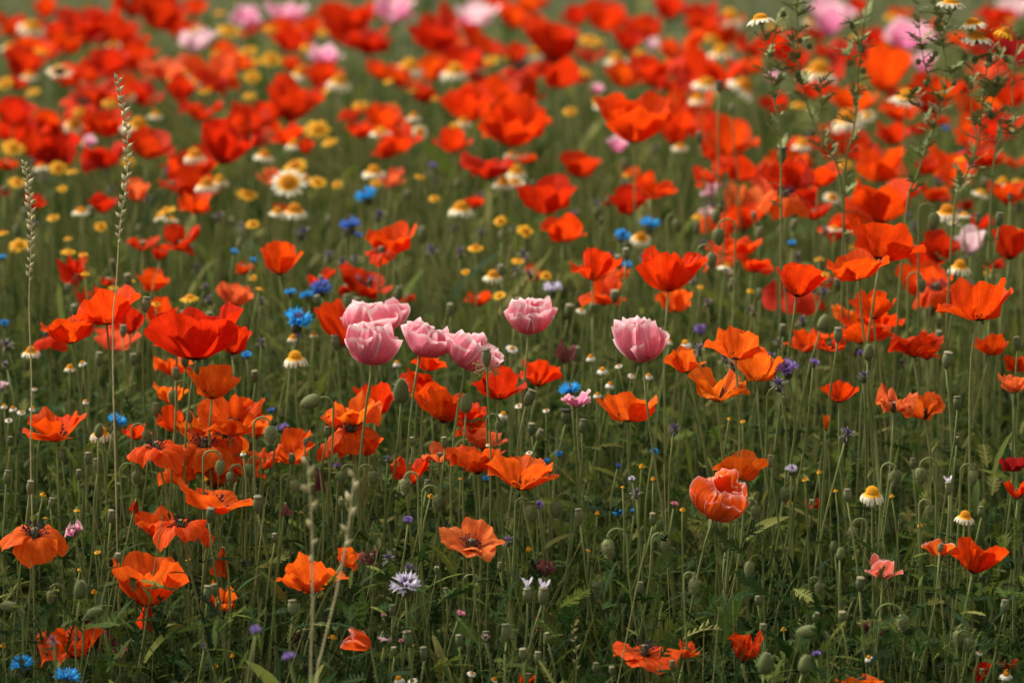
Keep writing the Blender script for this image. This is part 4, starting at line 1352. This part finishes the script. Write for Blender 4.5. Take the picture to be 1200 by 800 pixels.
# further heads standing between and behind these, in loose clumps as the field has them
frng = random.Random(4)
taken = [(p[0], p[1]) for p in POPPIES + PINKS]
clumps = [(40, 60, 40), (130, 20, 60), (110, 90, 50), (230, 60, 40), (400, 60, 60), (300, 20, 50), (480, 90, 60), (640, 110, 50), (700, 40, 60), (780, 100, 50), (880, 60, 50), (1000, 90, 60), (1110, 120, 60), (1170, 60, 40), (1150, 210, 50), (960, 190, 50), (880, 240, 50), (1080, 330, 60), (920, 350, 40), (60, 160, 50), (240, 190, 50), (1060, 200, 50), (590, 30, 60), (520, 60, 40)]
made = 0
for _ in range(600):
    if made >= 66:
        break
    cx_, cy2, sg = frng.choice(clumps)
    x, y = frng.gauss(cx_, sg * .6), frng.gauss(cy2, sg * .4)
    if not (4 < x < 1196 and 4 < y < 400) or min((x - a) ** 2 + ((y - b) * 1.5) ** 2 for a, b in taken) < 21 ** 2:
        continue
    taken.append((x, y))
    dd_ = frng.uniform(0.02, 0.22)
    w = frng.uniform(0.052, 0.072) * PXR / (depth(y) + dd_) / (1.2 if y < 150 else 1.0)
    poppy(idx, x, y, w, w * frng.uniform(.55, .85), frng.choice(('bowl', 'open', 'full', 'droop', 'cup', 'crumple')), frng.choice('rrroods'), frng.uniform(-16, 16), frng.uniform(0, 20), dd_, None, True)
    idx += 1; made += 1
print('poppies', idx)

# x, y, width; label; options
SPENT = []
PODS = [
 (171,358,12,'tall seed pod on a curved stem between the jagged-rimmed and the largest poppy',{'dd':-.3,'roll':8}), (206,438,12,None,{'dd':-.15}), (299,441,11,None,{}), (182,481,13,None,{}), (271,498,11,None,{}), (173,528,10,None,{}),
 (12,517,11,None,{}), (103,538,12,None,{}), (72,535,10,None,{}), (114,547,10,None,{}), (222,490,9,None,{}), (342,538,10,None,{}), (358,518,9,None,{}), (383,507,11,None,{}),
 (620,467,14,'seed pod leaning beside the stem of the highest pink poppy',{'dd':-.1,'roll':24}), (570,421,13,'seed pod ringed with dried stamens in front of a leaning pink poppy',{'dd':-.30,'dry':True}), (663,488,13,None,{'dark':True}), (683,500,12,None,{'dry':False}), (521,520,12,None,{}), (483,517,11,None,{}), (623,503,11,None,{}), (632,510,11,None,{'roll':20}),
 (982,394,12,'seed pod on a curved stem above the purple cornflower group, right',{'dd':-.2}), (1110,423,14,'pale ribbed seed pod on a bent stem above the wilting coral poppy',{'dd':-.2,'roll':8}), (1122,472,13,None,{'dd':-.15}), (1070,543,11,None,{}), (1192,404,11,None,{'dd':-.2}), (1121,516,10,None,{}), (903,542,9,None,{}), (856,337,9,None,{}),
 (734,299,10,'seed pod between the lifted and the broad red poppies',{'dd':-.25}), (820,163,9,None,{'dd':-.5}), (843,102,9,'dark seed pod high on its stem at upper right of the layered poppy',{'dd':-1.2,'dark':True}), (857,130,8,None,{'dd':-.8}), (816,270,9,None,{}), (884,254,10,None,{'dd':-.1}), (859,335,10,None,{}),
 (916,184,12,'seed pod with a flared black cap standing before the tall red poppies',{'dd':-1.0,'dark':True,'roll':3}), (1171,258,11,'seed pod standing above the pale pink poppy at the right',{'dd':-.55}), (1184,232,9,None,{'dd':-.4,'dark':True}), (930,265,9,None,{'dd':-.1}), (1146,258,9,None,{'dd':-.2,'dark':True}),
 (35,573,13,None,{'dd':-.08}), (8,560,12,None,{}), (92,557,10,None,{}), (130,606,12,None,{'dd':-.08}), (138,653,13,None,{'dd':-.08}), (246,605,12,'pale green seed pod tucked under the wide tilted orange poppy',{'dd':-.1,'roll':8}), (302,593,13,None,{'dd':-.06}), (322,630,12,None,{'dd':-.08}),
 (243,697,12,'left of two seed pods before a crumpled orange poppy, lower left',{'dd':-.08}), (252,692,11,'right of two seed pods before a crumpled orange poppy, lower left',{'dd':-.07}), (343,713,13,'pale seed pod on a crooked stem under the ragged orange poppy',{'dd':-.1}),
 (512,668,8,None,{}), (460,717,10,None,{}), (593,743,13,'rounded seed pod on a brown stem near the bottom centre',{'dd':-.12}), (642,748,9,None,{'dd':-.1}), (630,772,12,None,{'dd':-.1}), (613,767,13,None,{'dd':-.1}), (698,783,12,None,{'dd':-.08}), (717,787,11,None,{'dd':-.08}),
 (618,697,13,'left of two seed pods holding lavender petals',{'dd':-.1,'lav':True}), (636,700,14,'right of two seed pods holding lavender petals',{'dd':-.12,'lav':True}), (478,748,15,None,{'dd':-.12}), (679,607,11,None,{}), (788,780,10,None,{'dd':-.1}), (462,763,12,None,{'dd':-.1}), (497,767,11,None,{'dd':-.1}), (538,750,12,None,{'dd':-.1}), (586,664,9,None,{}), (523,695,9,None,{}),
 (888,703,10,None,{}), (1008,685,13,'rounded green seed pod below the peach poppy',{'dd':-.08}), (956,723,13,None,{'dd':-.1}), (987,725,12,None,{'dd':-.1}), (1177,712,11,'pale seed pod on a hooked stem at the lower right edge',{'dd':-.08}), (1186,662,9,None,{}), (1102,642,8,'small pod in front of the small pale orange poppy',{'dd':-.09}), (993,580,11,'seed pod on a thick straight stem left of the drooping daisy',{'dd':-.1}), (1073,758,10,None,{}), (1112,573,10,'seed pod with one lavender petal right of the drooping daisy',{'dd':-.1,'lav':True}), (894,737,10,None,{}), (1045,560,9,None,{}), (1186,455,10,None,{}),
 (500,570,9,None,{}), (765,610,10,None,{}), (60,590,10,None,{}), (400,590,10,None,{}), (850,640,10,None,{}), (1150,600,10,None,{}), (750,690,10,None,{}),
]
for k, (x, y, w, lab, kw) in enumerate(PODS):
    seed_pod(k, x, y, w, lab, **kw)

mid = random.Random(8)
for k in range(86):                                    # pods and spent heads between the stems of the middle distance
    x, y = mid.uniform(5, 1195), mid.uniform(190, 430)
    seed_pod(300 + k, x, y, mid.uniform(0.009, 0.012) * PXR / depth(y), None, mid.uniform(0.0, 0.25))
for k in range(96):
    x, y = mid.uniform(5, 1195), mid.uniform(170, 430)
    if not (390 < x < 800 and y > 340):
        SPENT.append((x, y, mid.uniform(0.013, 0.021) * PXR / depth(y)))
BUDS = [
 (363,471,17,-1,'large hairy bud hanging level to the left on an arched stem',{'hang':112,'dd':-.12,'hook':1.6}), (172,512,11,1,None,{}), (317,510,15,1,'plump nodding bud left of the large level bud',{'dd':-.1}), (203,466,12,-1,None,{}),
 (470,457,19,1,'upright hairy bud to the right of the red cup under the pink pair',{'hang':0,'dd':-.12}), (546,472,15,1,'hairy bud on a stem crossing below the leaning pink poppy',{'hang':0,'dd':-.12}), (839,254,11,-1,None,{'dd':-.3}), (842,278,14,-1,'dark nodding bud on a hooked stem left of the far right reds',{'dd':-.35,'hook':1.4}), (834,306,13,1,'nodding bud touching the right side of the broad red poppy',{'dd':-.25}), (794,265,11,1,None,{'dd':-.1}),
 (1094,260,14,1,'nodding bud on a tall hooked stem left of two daisies at right',{'dd':-.6}), (965,377,13,1,None,{'hang':20,'dd':-.1}), (1018,412,13,1,'upright plump bud above the small red bowl poppy, right',{'hang':5,'dd':-.15}), (513,590,14,1,None,{}), (623,602,15,1,'left of three nodding buds below the overlapping orange pair',{'dd':-.06}), (652,597,15,-1,'middle of three nodding buds below the overlapping orange pair',{'dd':-.06}), (572,592,14,-1,None,{}), (713,643,15,-1,'bristly bud nodding left on a hooked stem, right of centre',{'dd':-.1,'hook':1.3}),
 (1050,560,13,1,None,{'dd':-.05}), (1079,558,14,-1,None,{'dd':-.06}), (878,667,13,-1,None,{}), (813,687,13,1,None,{'dd':-.1}), (945,740,17,-1,'plump bud hanging level to the left at lower right',{'hang':98,'dd':-.14,'hook':1.4}), (897,776,17,1,'large upright bud at the bottom, right of the crumpled coral poppy',{'hang':6,'dd':-.16}), (943,777,15,1,None,{'hang':12,'dd':-.15}), (1123,748,13,-1,'left of two nodding buds low at right',{'dd':-.08}), (1136,756,13,1,'right of two nodding buds low at right',{'dd':-.08}), (920,580,13,-1,None,{}),
 (10,710,13,-1,'bud pointing left at the left edge',{'hang':80,'dd':-.1}), (94,690,15,1,'upright hairy bud at lower left below the drooping orange poppy',{'hang':4,'dd':-.1}), (112,718,14,1,None,{'hang':70,'dd':-.08}), (116,504,11,1,None,{'hang':6,'dd':-.06}), (293,552,13,-1,None,{}), (258,548,12,1,None,{'dd':-.08}), (328,484,7,1,'small bud opening with a pink tip',{'hang':4,'tip':'m','dd':-.05}), (985,648,10,1,'slim upright bud between the white-edged and peach poppies',{'hang':4,'dd':-.08}), (977,640,9,-1,None,{'hang':10}),
 (1058,730,14,1,None,{'dd':-.1,'hook':1.8}), (1080,335,11,1,None,{'dd':-.1}), (1160,330,11,-1,None,{'dd':.05}), (700,250,10,1,None,{'dd':.1}), (30,640,11,1,None,{}), (60,700,11,-1,None,{}), (437,560,12,1,None,{}), (475,570,13,-1,'pair-hooked bud left of the overlapping orange poppies',{'dd':-.05}), (345,570,11,1,None,{}), (780,640,11,1,None,{}), (835,615,11,-1,None,{}), (1090,600,11,1,None,{}), (1000,625,11,-1,None,{}), (960,690,11,1,None,{}), (160,560,11,1,None,{}), (560,690,10,1,None,{}), (700,690,12,-1,None,{}), (400,560,11,-1,None,{}), (1140,560,12,1,None,{}), (270,560,10,-1,None,{}), (585,500,10,1,None,{}), (920,470,9,1,None,{}), (885,600,11,1,None,{}),
]
for k, (x, y, w, s, lab, kw) in enumerate(BUDS):
    poppy_bud(k, x, y, w, s, lab, **kw)

# x, y, width, material, droop, roll, lean to camera, distance offset, label
D = 'daisy'
DAISIES = [
 (1022,577,32,D,72,0,4,-.1,'large drooping yellow-and-white daisy alone at right'), (1131,604,25,D,66,6,4,-.08,'smaller drooping daisy with mostly yellow rays at right'), (118,506,28,D,70,0,2,.02,'drooping daisy below the left red poppies'), (346,418,30,D,62,0,4,.05,'drooping yellow-topped daisy left of the tall leaning red poppy'),
 (343,395,14,D,70,0,0,.1,None), (36,411,22,D,50,0,4,.1,None), (82,430,15,D,66,0,0,.1,None), (368,391,11,D,66,0,0,.1,None), (1110,247,26,D,62,0,4,-.3,'crisp daisy with white skirt above the large smooth right poppy'), (1130,251,17,D,40,0,0,-.25,None), (1125,311,28,D,56,4,4,-.2,'drooping daisy just above the large smooth right poppy'),
 (338,213,36,D,12,-6,46,-.1,'daisy facing the camera above the middle left'), (356,207,24,D,40,10,10,0,None), (345,246,26,D,50,0,4,0,None), (325,247,16,D,50,0,4,0,None), (438,200,28,D,44,0,6,0,None), (540,243,25,D,50,0,4,0,None), (590,213,20,D,50,0,4,0,None), (578,322,24,D,52,0,4,.1,None), (95,246,22,D,40,0,6,0,None), (242,215,24,D,56,0,2,0,None), (257,211,20,D,50,0,0,.05,None),
 (38,30,34,D,40,14,16,0,None), (70,81,30,D,20,0,-30,-.4,'daisy seen from behind on a pale stem, upper left'), (12,54,24,D,40,0,4,0,None), (162,146,30,D,46,8,8,-.1,'daisy with orange dome right of the tall grass spike'), (228,181,24,D,60,0,2,-.1,None), (228,96,20,D,40,0,4,0,None), (182,134,14,D,50,0,0,0,None), (34,88,22,D,40,0,4,.1,None), (352,85,22,D,50,0,4,0,None), (398,94,26,D,60,8,4,0,None), (480,77,28,D,46,8,8,0,None), (533,82,27,D,50,0,6,0,None), (485,136,14,D,50,0,0,0,None), (446,153,26,D,40,0,6,-.05,None), (533,151,22,D,50,0,4,0,None), (543,142,16,D,50,0,4,0,None), (310,181,20,D,46,10,4,0,None), (345,168,18,D,50,0,4,.05,None),
 (611,87,28,D,40,4,6,0,None), (625,62,20,D,50,0,4,0,None), (750,66,25,D,46,0,6,0,None), (722,68,22,D,46,0,4,0,None), (828,96,34,D,40,6,8,-.3,'cream daisy in front of orange-red petals at upper right of centre'), (872,100,30,D,50,36,8,-.2,'daisy leaning sharply right at upper right of centre'), (855,20,30,D,46,0,4,0,None), (845,60,26,D,50,0,4,0,None), (797,171,20,D,40,0,10,0,None), (818,115,18,D,50,0,4,-.1,None), (993,138,34,D,60,-6,4,-.2,'daisy with hanging white rays among the tall stalks at right'), (1062,113,37,D,44,6,4,-.7,'crisp daisy in front of a round red bloom at upper right'), (960,82,38,D,52,6,0,-.6,'golden daisy seen from the side at upper right'), (940,168,20,D,50,0,4,0,None), (705,122,16,D,50,0,4,0,None), (1175,213,18,D,46,0,4,0,None), (600,180,14,D,46,0,4,0,None), (605,200,22,D,60,0,4,0,None), (650,50,18,D,46,0,4,.1,None),
]
for k, q in enumerate(DAISIES):
    daisy(k, *q[:7], dd=q[7], label=q[8], single=(k in (0, 1, 2, 3, 8, 10)))
Y = 'yellow'
MARI = [(257,15,14),(268,35,26),(290,60,20),(5,97,18),(38,107,16),(128,119,16),(295,90,18),(292,112,15),(15,172,26),(68,196,20),(320,34,20),(361,55,17),(318,69,22),(378,108,15),(422,123,17),(372,150,28),(386,165,18),(345,193,28),(440,215,12),(683,84,19),(690,46,22),(668,130,15),(937,122,18),(1103,105,20),(1175,40,15),(1168,132,11),(20,213,20),(22,286,22),(3,272,12),(62,254,14),(73,221,11),(195,246,21),(290,227,23),(296,262,15),(222,348,26),(183,355,13),(372,213,19),(395,216,11),(492,207,11),(509,232,12),(586,258,15),(557,289,18),(585,346,17),(615,270,18),(607,305,18),(990,192,16),(1040,250,9),(735,205,10),(302,72,14),(118,265,14),(50,60,14),(575,70,18),(835,45,16),(905,30,14),(1045,20,16),(1155,120,12),(455,95,12),(240,105,14),(92,130,14),(512,115,12)]
for k, (x, y, w) in enumerate(MARI):
    daisy(200 + k, x, y, w, Y, (k * 5) % 30, None, 6 + (k * 11) % 34, ((k * 7) % 5 - 2) * .03, None, kind='marigold')
srng = random.Random(21)
for k in range(70):
    x, y = srng.uniform(4, 1196), 20 + 330 * srng.random() ** .9
    if 380 < x < 800 and y > 330:
        continue
    if k % 3:
        daisy(500 + k, x, y, srng.uniform(9, 16), Y, srng.uniform(0, 30) // 10 * 10, None, srng.uniform(-5, 40), srng.uniform(-.05, .12), None, kind='marigold')
    else:
        daisy(500 + k, x, y, srng.uniform(14, 22), D, srng.uniform(10, 65) // 10 * 10, None, srng.uniform(-20, 45), srng.uniform(-.05, .12), None)
CHAM_OFF = {(560,395),(670,350),(500,350),(530,345),(484,380),(520,330),(640,405),(665,390),(130,450),(62,470),(620,428)}
CHAM = [(600,408,13),(692,418,13),(706,433,13),(681,363,12),(465,425,11),(608,475,11),(590,485,11),(700,462,10),(725,428,11),(715,450,10),(740,440,10),(560,395,9),(670,350,9),(640,480,10),(602,455,10),(620,428,9),(5,475,9),(15,478,10),(25,482,10),(38,478,9),(10,492,10),(48,500,9),(96,425,10),(40,455,9),(803,402,13),(793,415,9),(785,400,9),(1018,770,9),(553,788,13),(467,795,16),(483,797,11),(579,796,13),(1179,790,16),(1148,764,8),(285,530,9),(620,530,9),(500,350,9),(530,345,10),(484,380,9),(520,330,8),(640,405,10),(665,390,9),(760,440,9),(572,520,8),(100,470,9),(130,450,9),(62,470,8)]
for k, (x, y, w) in enumerate(CHAM):
    if (x, y) in CHAM_OFF:
        continue
    daisy(300 + k, x, y, w * (1.25 if k % 3 == 0 else 1), 'white', (14, 74, 56, 34, 80)[k % 5], None, (24, 4, 10, 18, 0)[k % 5], (.12 if y < 520 else -.08), None, kind='chamomile')
BUTTON = [(114,646,10),(90,597,9),(51,578,8),(110,692,8),(53,606,7),(94,666,7),(505,580,8),(619,642,8),(690,644,7),(843,560,8),(925,588,8),(943,561,9),(979,574,8),(1045,580,7),(1078,614,8),(390,745,14),(252,780,8),(272,767,7),(870,493,8),(855,490,7),(752,545,8),(765,560,7),(775,705,6),(918,736,8),(960,552,7),(540,560,8),(1180,785,10),(4,755,8),(700,600,7),(730,570,7),(800,596,7),(240,560,9),(220,655,7)]
for k, (x, y, w) in enumerate(BUTTON):
    daisy(400 + k, x, y, w, Y, 20 + (k * 17) % 60, None, None, .02, None, kind='marigold')

CORNS = [
 (429,227,31,'blue',0,-.05,'wide bright blue cornflower above the soft red poppy at centre left'), (410,262,29,'deepblue',0,-.05,'violet-blue cornflower below the wide bright blue one'), (420,275,11,'deepblue',0,0,None), (730,275,23,'blue',0,-.05,'round blue cornflower right of the low wide soft poppy'), (762,261,29,'blue',0,0,None), (735,310,16,'blue',0,.1,None),
 (350,372,42,'blue',0,.02,'wide blue cornflower left of the tall leaning red poppy'), (376,336,30,'deepblue',0,.05,None), (340,342,17,'blue',0,.1,None), (359,345,20,'blue',0,.08,None), (5,378,14,'blue',0,.1,None), (2,301,12,'blue',0,.0,None), (275,294,11,'blue',0,0,None), (297,304,10,'blue',0,0,None),
 (667,456,32,'blue',0,.05,'blue cornflower right of centre with pink blossom under it'), (725,600,16,'blue',10,.1,None), (745,598,13,'blue',0,.12,None), (1108,150,11,'deepblue',0,0,None), (1130,180,13,'deepblue',0,0,None), (1137,192,9,'blue',0,0,None), (137,492,28,'blue',0,.15,'blurred blue cornflower right of the wavy red poppy at far left'), (289,415,14,'blue',0,.05,None), (655,531,12,'blue',0,.05,None), (640,540,12,'blue',0,.08,None), (767,528,13,'blue',0,.05,None),
 (25,776,32,'blue',-4,-.1,'left blue cornflower in the bottom left corner'), (77,791,38,'blue',4,-.1,'right blue cornflower in the bottom left corner'), (928,284,13,'blue',0,0,None), (1095,345,11,'blue',0,.1,None), (205,203,11,'purple',0,.1,None), (507,193,11,'purple',0,0,None), (318,480,10,'deepblue',0,.2,None), (570,560,12,'blue',0,.1,None), (725,545,10,'deepblue',0,.05,None),
 (922,430,32,'purple',0,-.1,'purple cornflower beside the four clustered orange poppies'), (955,424,15,'purple',0,-.1,'small purple cornflower head right of the larger purple one'), (912,447,28,'faded',0,-.12,'faded grey cornflower just below the purple one'), (1012,438,24,'faded',0,-.1,'shaggy faded cornflower above the small red bowl poppy'), (1008,413,10,'purple',0,-.1,None), (791,500,25,'faded',0,-.05,'spiky grey cornflower left of the white-edged orange poppy'), (993,505,30,'faded',10,-.05,'large faded grey cornflower under the small red bowl poppy'), (928,549,18,'lilac',0,-.05,None),
 (475,682,42,'lilac',0,-.06,'pale lilac double cornflower at lower centre'), (480,664,26,'faded',14,-.04,'dark faded head just above the pale lilac cornflower'), (455,652,24,'faded',-8,-.02,None), (595,631,21,'faded',0,-.05,'faded cornflower right of the coral poppy at lower centre'), (648,336,28,'lilac',0,.05,'blurred white cornflower right of the highest pink poppy, above it'), (320,290,20,'faded',0,.1,None), (385,297,22,'faded',0,.1,None), (355,270,28,'faded',0,.1,None), (505,290,20,'faded',0,.1,None), (445,250,24,'faded',0,.1,None), (330,500,18,'purple',0,.15,None), (478,608,14,'purple',0,0,None), (632,590,14,'purple',0,.05,None),
 (820,385,20,'purple',0,.25,None), (300,737,16,'purple',0,-.45,'left blurred lavender bud close to the camera at the bottom'), (338,768,18,'purple',0,-.5,'right blurred lavender bud close to the camera at the bottom'), (957,765,14,'purple',0,-.1,None), (745,575,20,'faded',0,0,None), (740,560,10,'lilac',0,0,None), (238,755,14,'faded',0,-.1,None), (62,748,18,'faded',0,-.3,None), (275,348,16,'pinkcorn',0,.1,None), (455,535,14,'faded',0,0,None), (395,545,12,'purple',0,.05,None), (230,697,9,'lilac',0,.1,None), (1000,700,9,'faded',0,.05,None), (450,720,8,'pinkcorn',0,-.05,None), (470,750,8,'pinkcorn',0,-.05,None), (540,718,14,'pinkcorn',0,-.05,None), (790,590,12,'pinkcorn',0,.05,None),
]
for k, (x, y, w, mk, ro, dd, lab) in enumerate(CORNS):
    cornflower(k, x, y, w, mk, ro or None, None, dd, lab)

for k, (x, y, w) in enumerate(SPENT):
    cornflower(200 + k, x, y, w, 'spent', None, None, 0.1, None)

grass_spike([(138,95),(147,140),(150,190),(146,230),(141,262),(136,335),(132,400)], 38, 3.62, 'tall pale grass seed spike rising at the upper left', 285, 0.0066, seed=2)
grass_spike([(29,193),(35,230),(37,262),(36,300),(34,360),(37,450),(36,540)], 34, 3.60, 'shorter pale grass seed spike near the left edge', 330, 0.0064, seed=3)
grass_spike([(672,735),(674,752),(676,770),(675,800)], 10, 3.50, 'small wheat-like grass ear at the bottom, right of centre', 785, 0.0056, seed=4)
grass_spike([(361,545),(364,590),(366,640),(366,720),(364,800)], 7, 3.05, 'blurred grass stem with sparse spikelets close to the camera, lower left', 660, 0.009, 0.0010, seed=5)
grass_spike([(415,560),(408,620),(395,690),(378,760),(372,800)], 6, 3.10, 'blurred leaning grass stem close to the camera, left of the shrivelled crimson petals', 640, 0.008, 0.0010, seed=6)

tall_weed(0, [[(1062,250),(1075,205),(1088,165),(1102,130),(1109,90),(1106,45),(1118,8)], [(1102,130),(1085,80),(1078,40),(1076,0)], [(1109,90),(1128,75),(1141,48)], [(1088,165),(1076,120),(1062,116)], [(1106,60),(1100,30),(1092,-10)]],
          [(1114,3,40,'daisy',38,4,0), (1145,44,44,'daisy',36,2,2), (1140,27,38,'daisy',38,-6,2)], [(1095,60,9), (1085,95,9), (1118,95,8), (1076,70,8)], 4.0, 'tall branching weed with daisies reaching the top edge, right', dense=1.3)
tall_weed(1, [[(1118,250),(1132,205),(1145,165),(1152,120),(1158,65)], [(1145,165),(1138,120),(1142,70)], [(1152,120),(1166,100),(1172,60)], [(1132,205),(1150,160),(1163,120),(1168,92)]],
          [(1178,38,24,'yellow',50,20,0)], [(1159,66,10), (1142,66,10), (1168,90,9), (1160,130,8), (1178,66,9)], 4.0, 'branching weed with knobbly buds nearest the right edge', dense=1.3)
tall_weed(2, [[(990,210),(999,160),(1004,120),(1009,60),(1018,-10)], [(1004,120),(995,100),(992,60)], [(1009,60),(1003,35),(997,25)]], [], [(1009,55,10), (998,28,9), (1012,80,9)], 4.0, 'slim dark weed stem leaning slightly right beside the golden daisy')
tall_weed(3, [[(985,215),(965,170),(945,120),(936,70),(934,20),(934,-10)], [(945,120),(935,80),(928,45)], [(965,170),(962,120),(960,90)]], [], [(938,45,8), (948,52,8), (928,42,7), (934,85,8)], 4.0, 'weed stem curving left from below, under the golden daisy')
tall_weed(4, [[(915,175),(908,120),(903,80),(908,40),(917,10)], [(903,80),(896,45),(893,28)], [(908,120),(914,90),(915,70)]], [(891,22,40,'daisy',38,-8,-6)], [(917,14,9), (914,88,9), (905,62,7)], 4.0, 'short weed with one side-on daisy at the top, left of the golden daisy')
tall_weed(5, [[(1165,190),(1180,165),(1190,150),(1186,100),(1195,40)], [(1190,150),(1170,142),(1160,140)]], [], [(1195,40,8), (1172,140,7)], 4.0, 'thin arching weed twig at the far right edge', 0.0012)

# the same field goes on past both sides of the picture: one mass
def field_margin():
    rng = random.Random(77)
    b = MB()
    for k in range(90):
        d = rng.uniform(3.3, 7.0)
        x = rng.choice((-1, 1)) * (d * 0.1333 + 0.07 + rng.random() * 0.30)
        z = rng.uniform(0.46, 0.62)
        s_ = rng.uniform(0.032, 0.046)
        e, A, n_, spread, ruf, inner = FORMS[rng.choice(('bowl', 'open', 'cup'))]
        for q in range(4):
            v, f, uv = petal_geo([t + rng.uniform(-8, 8) for t in e], A, q * 1.571 + rng.uniform(-.2, .2), 1.0, ruf, rng, 9, 6)
            b.add(v * s_ + np.array([x, d, z]), f, uv, 0)
        P = bez((x + rng.uniform(-.03, .03), d, 0), (x, d, z * .4), (x, d, z * .7), (x, d, z), 8)
        v, f = tube_geo(P, 0.0012, 4)
        b.add(v, f, None, 1)
    o = part('field_margin_poppies', b.mesh('field_margin_poppies', [M['red'], M['stem']]), None, None, (*COL['r'], 1))
    tag(o, 'mass of red poppies where the field runs on past the picture sides', 'poppies', 'stuff')
field_margin()

# ------------------------------------------------------------------ labels
BANDS = [(38, 'along the top edge'), (80, 'near the top edge'), (120, 'in the upper band'), (160, 'under the upper band'), (240, 'above the middle'), (330, 'just above the middle'), (420, 'at mid height'), (500, 'just below the middle'), (580, 'below the middle'), (670, 'in the lower part'), (900, 'near the bottom')]
COLS = [(200, 'at far left'), (400, 'at left'), (600, 'left of centre'), (800, 'right of centre'), (1000, 'at right'), (1300, 'at far right')]
ORD = ['leftmost', 'second', 'third', 'fourth', 'fifth', 'sixth', 'seventh', 'eighth', 'ninth', 'tenth', 'eleventh', 'twelfth', 'thirteenth', 'fourteenth', 'fifteenth', 'sixteenth', 'seventeenth', 'eighteenth', 'nineteenth', 'twentieth', 'rightmost']
cells = {}
for e in REG:
    b = next(t for lim, t in BANDS if e['py'] < lim)
    c = next(t for lim, t in COLS if e['px'] < lim)
    e['cell'] = (e['kind'], b, c, e['adj'] if e['kind'] == 'cornflower' else '')
    cells.setdefault(e['cell'], []).append(e)
for key, lst in cells.items():
    lst.sort(key=lambda e: e['px'])
    for r, e in enumerate(lst):
        kind, b, c, _a = key
        words = {'poppy': 'red poppy', 'pink poppy': 'pink poppy', 'marigold': 'small yellow flower', 'chamomile': 'tiny white chamomile', 'poppy bud': 'green poppy bud', 'seed pod': 'poppy seed pod', 'withered poppy': 'withered poppy'}.get(kind, kind)
        if e['label'] is None:
            a = e['adj'] + ' ' if kind == 'cornflower' or e['adj'] in ('salmon', 'crimson', 'peach') else ''
            if a and words == 'red poppy':
                words = 'poppy'
            if kind == 'daisy':
                words = 'yellow-and-white daisy'
            soft = 'blurred ' if e['py'] < 300 else ''
            if len(lst) == 1:
                lab = f"only {soft}{a}{words} {b} {c}"
            else:
                o_ = ORD[min(r, 20)] + (' from left' if r else '')
                lab = f"{soft}{a}{words}, {o_} of {len(lst)} {b} {c}"
            e['label'] = lab
        tag(e['o'], e['label'], e['cat'], None, e['group'])
seen = {}
for e in REG:
    seen.setdefault(e['label'], []).append(e)
print('things', len(REG), 'shared labels', [(k, len(v)) for k, v in seen.items() if len(v) > 1][:10], 'longest', max(len(k.split()) for k in seen))
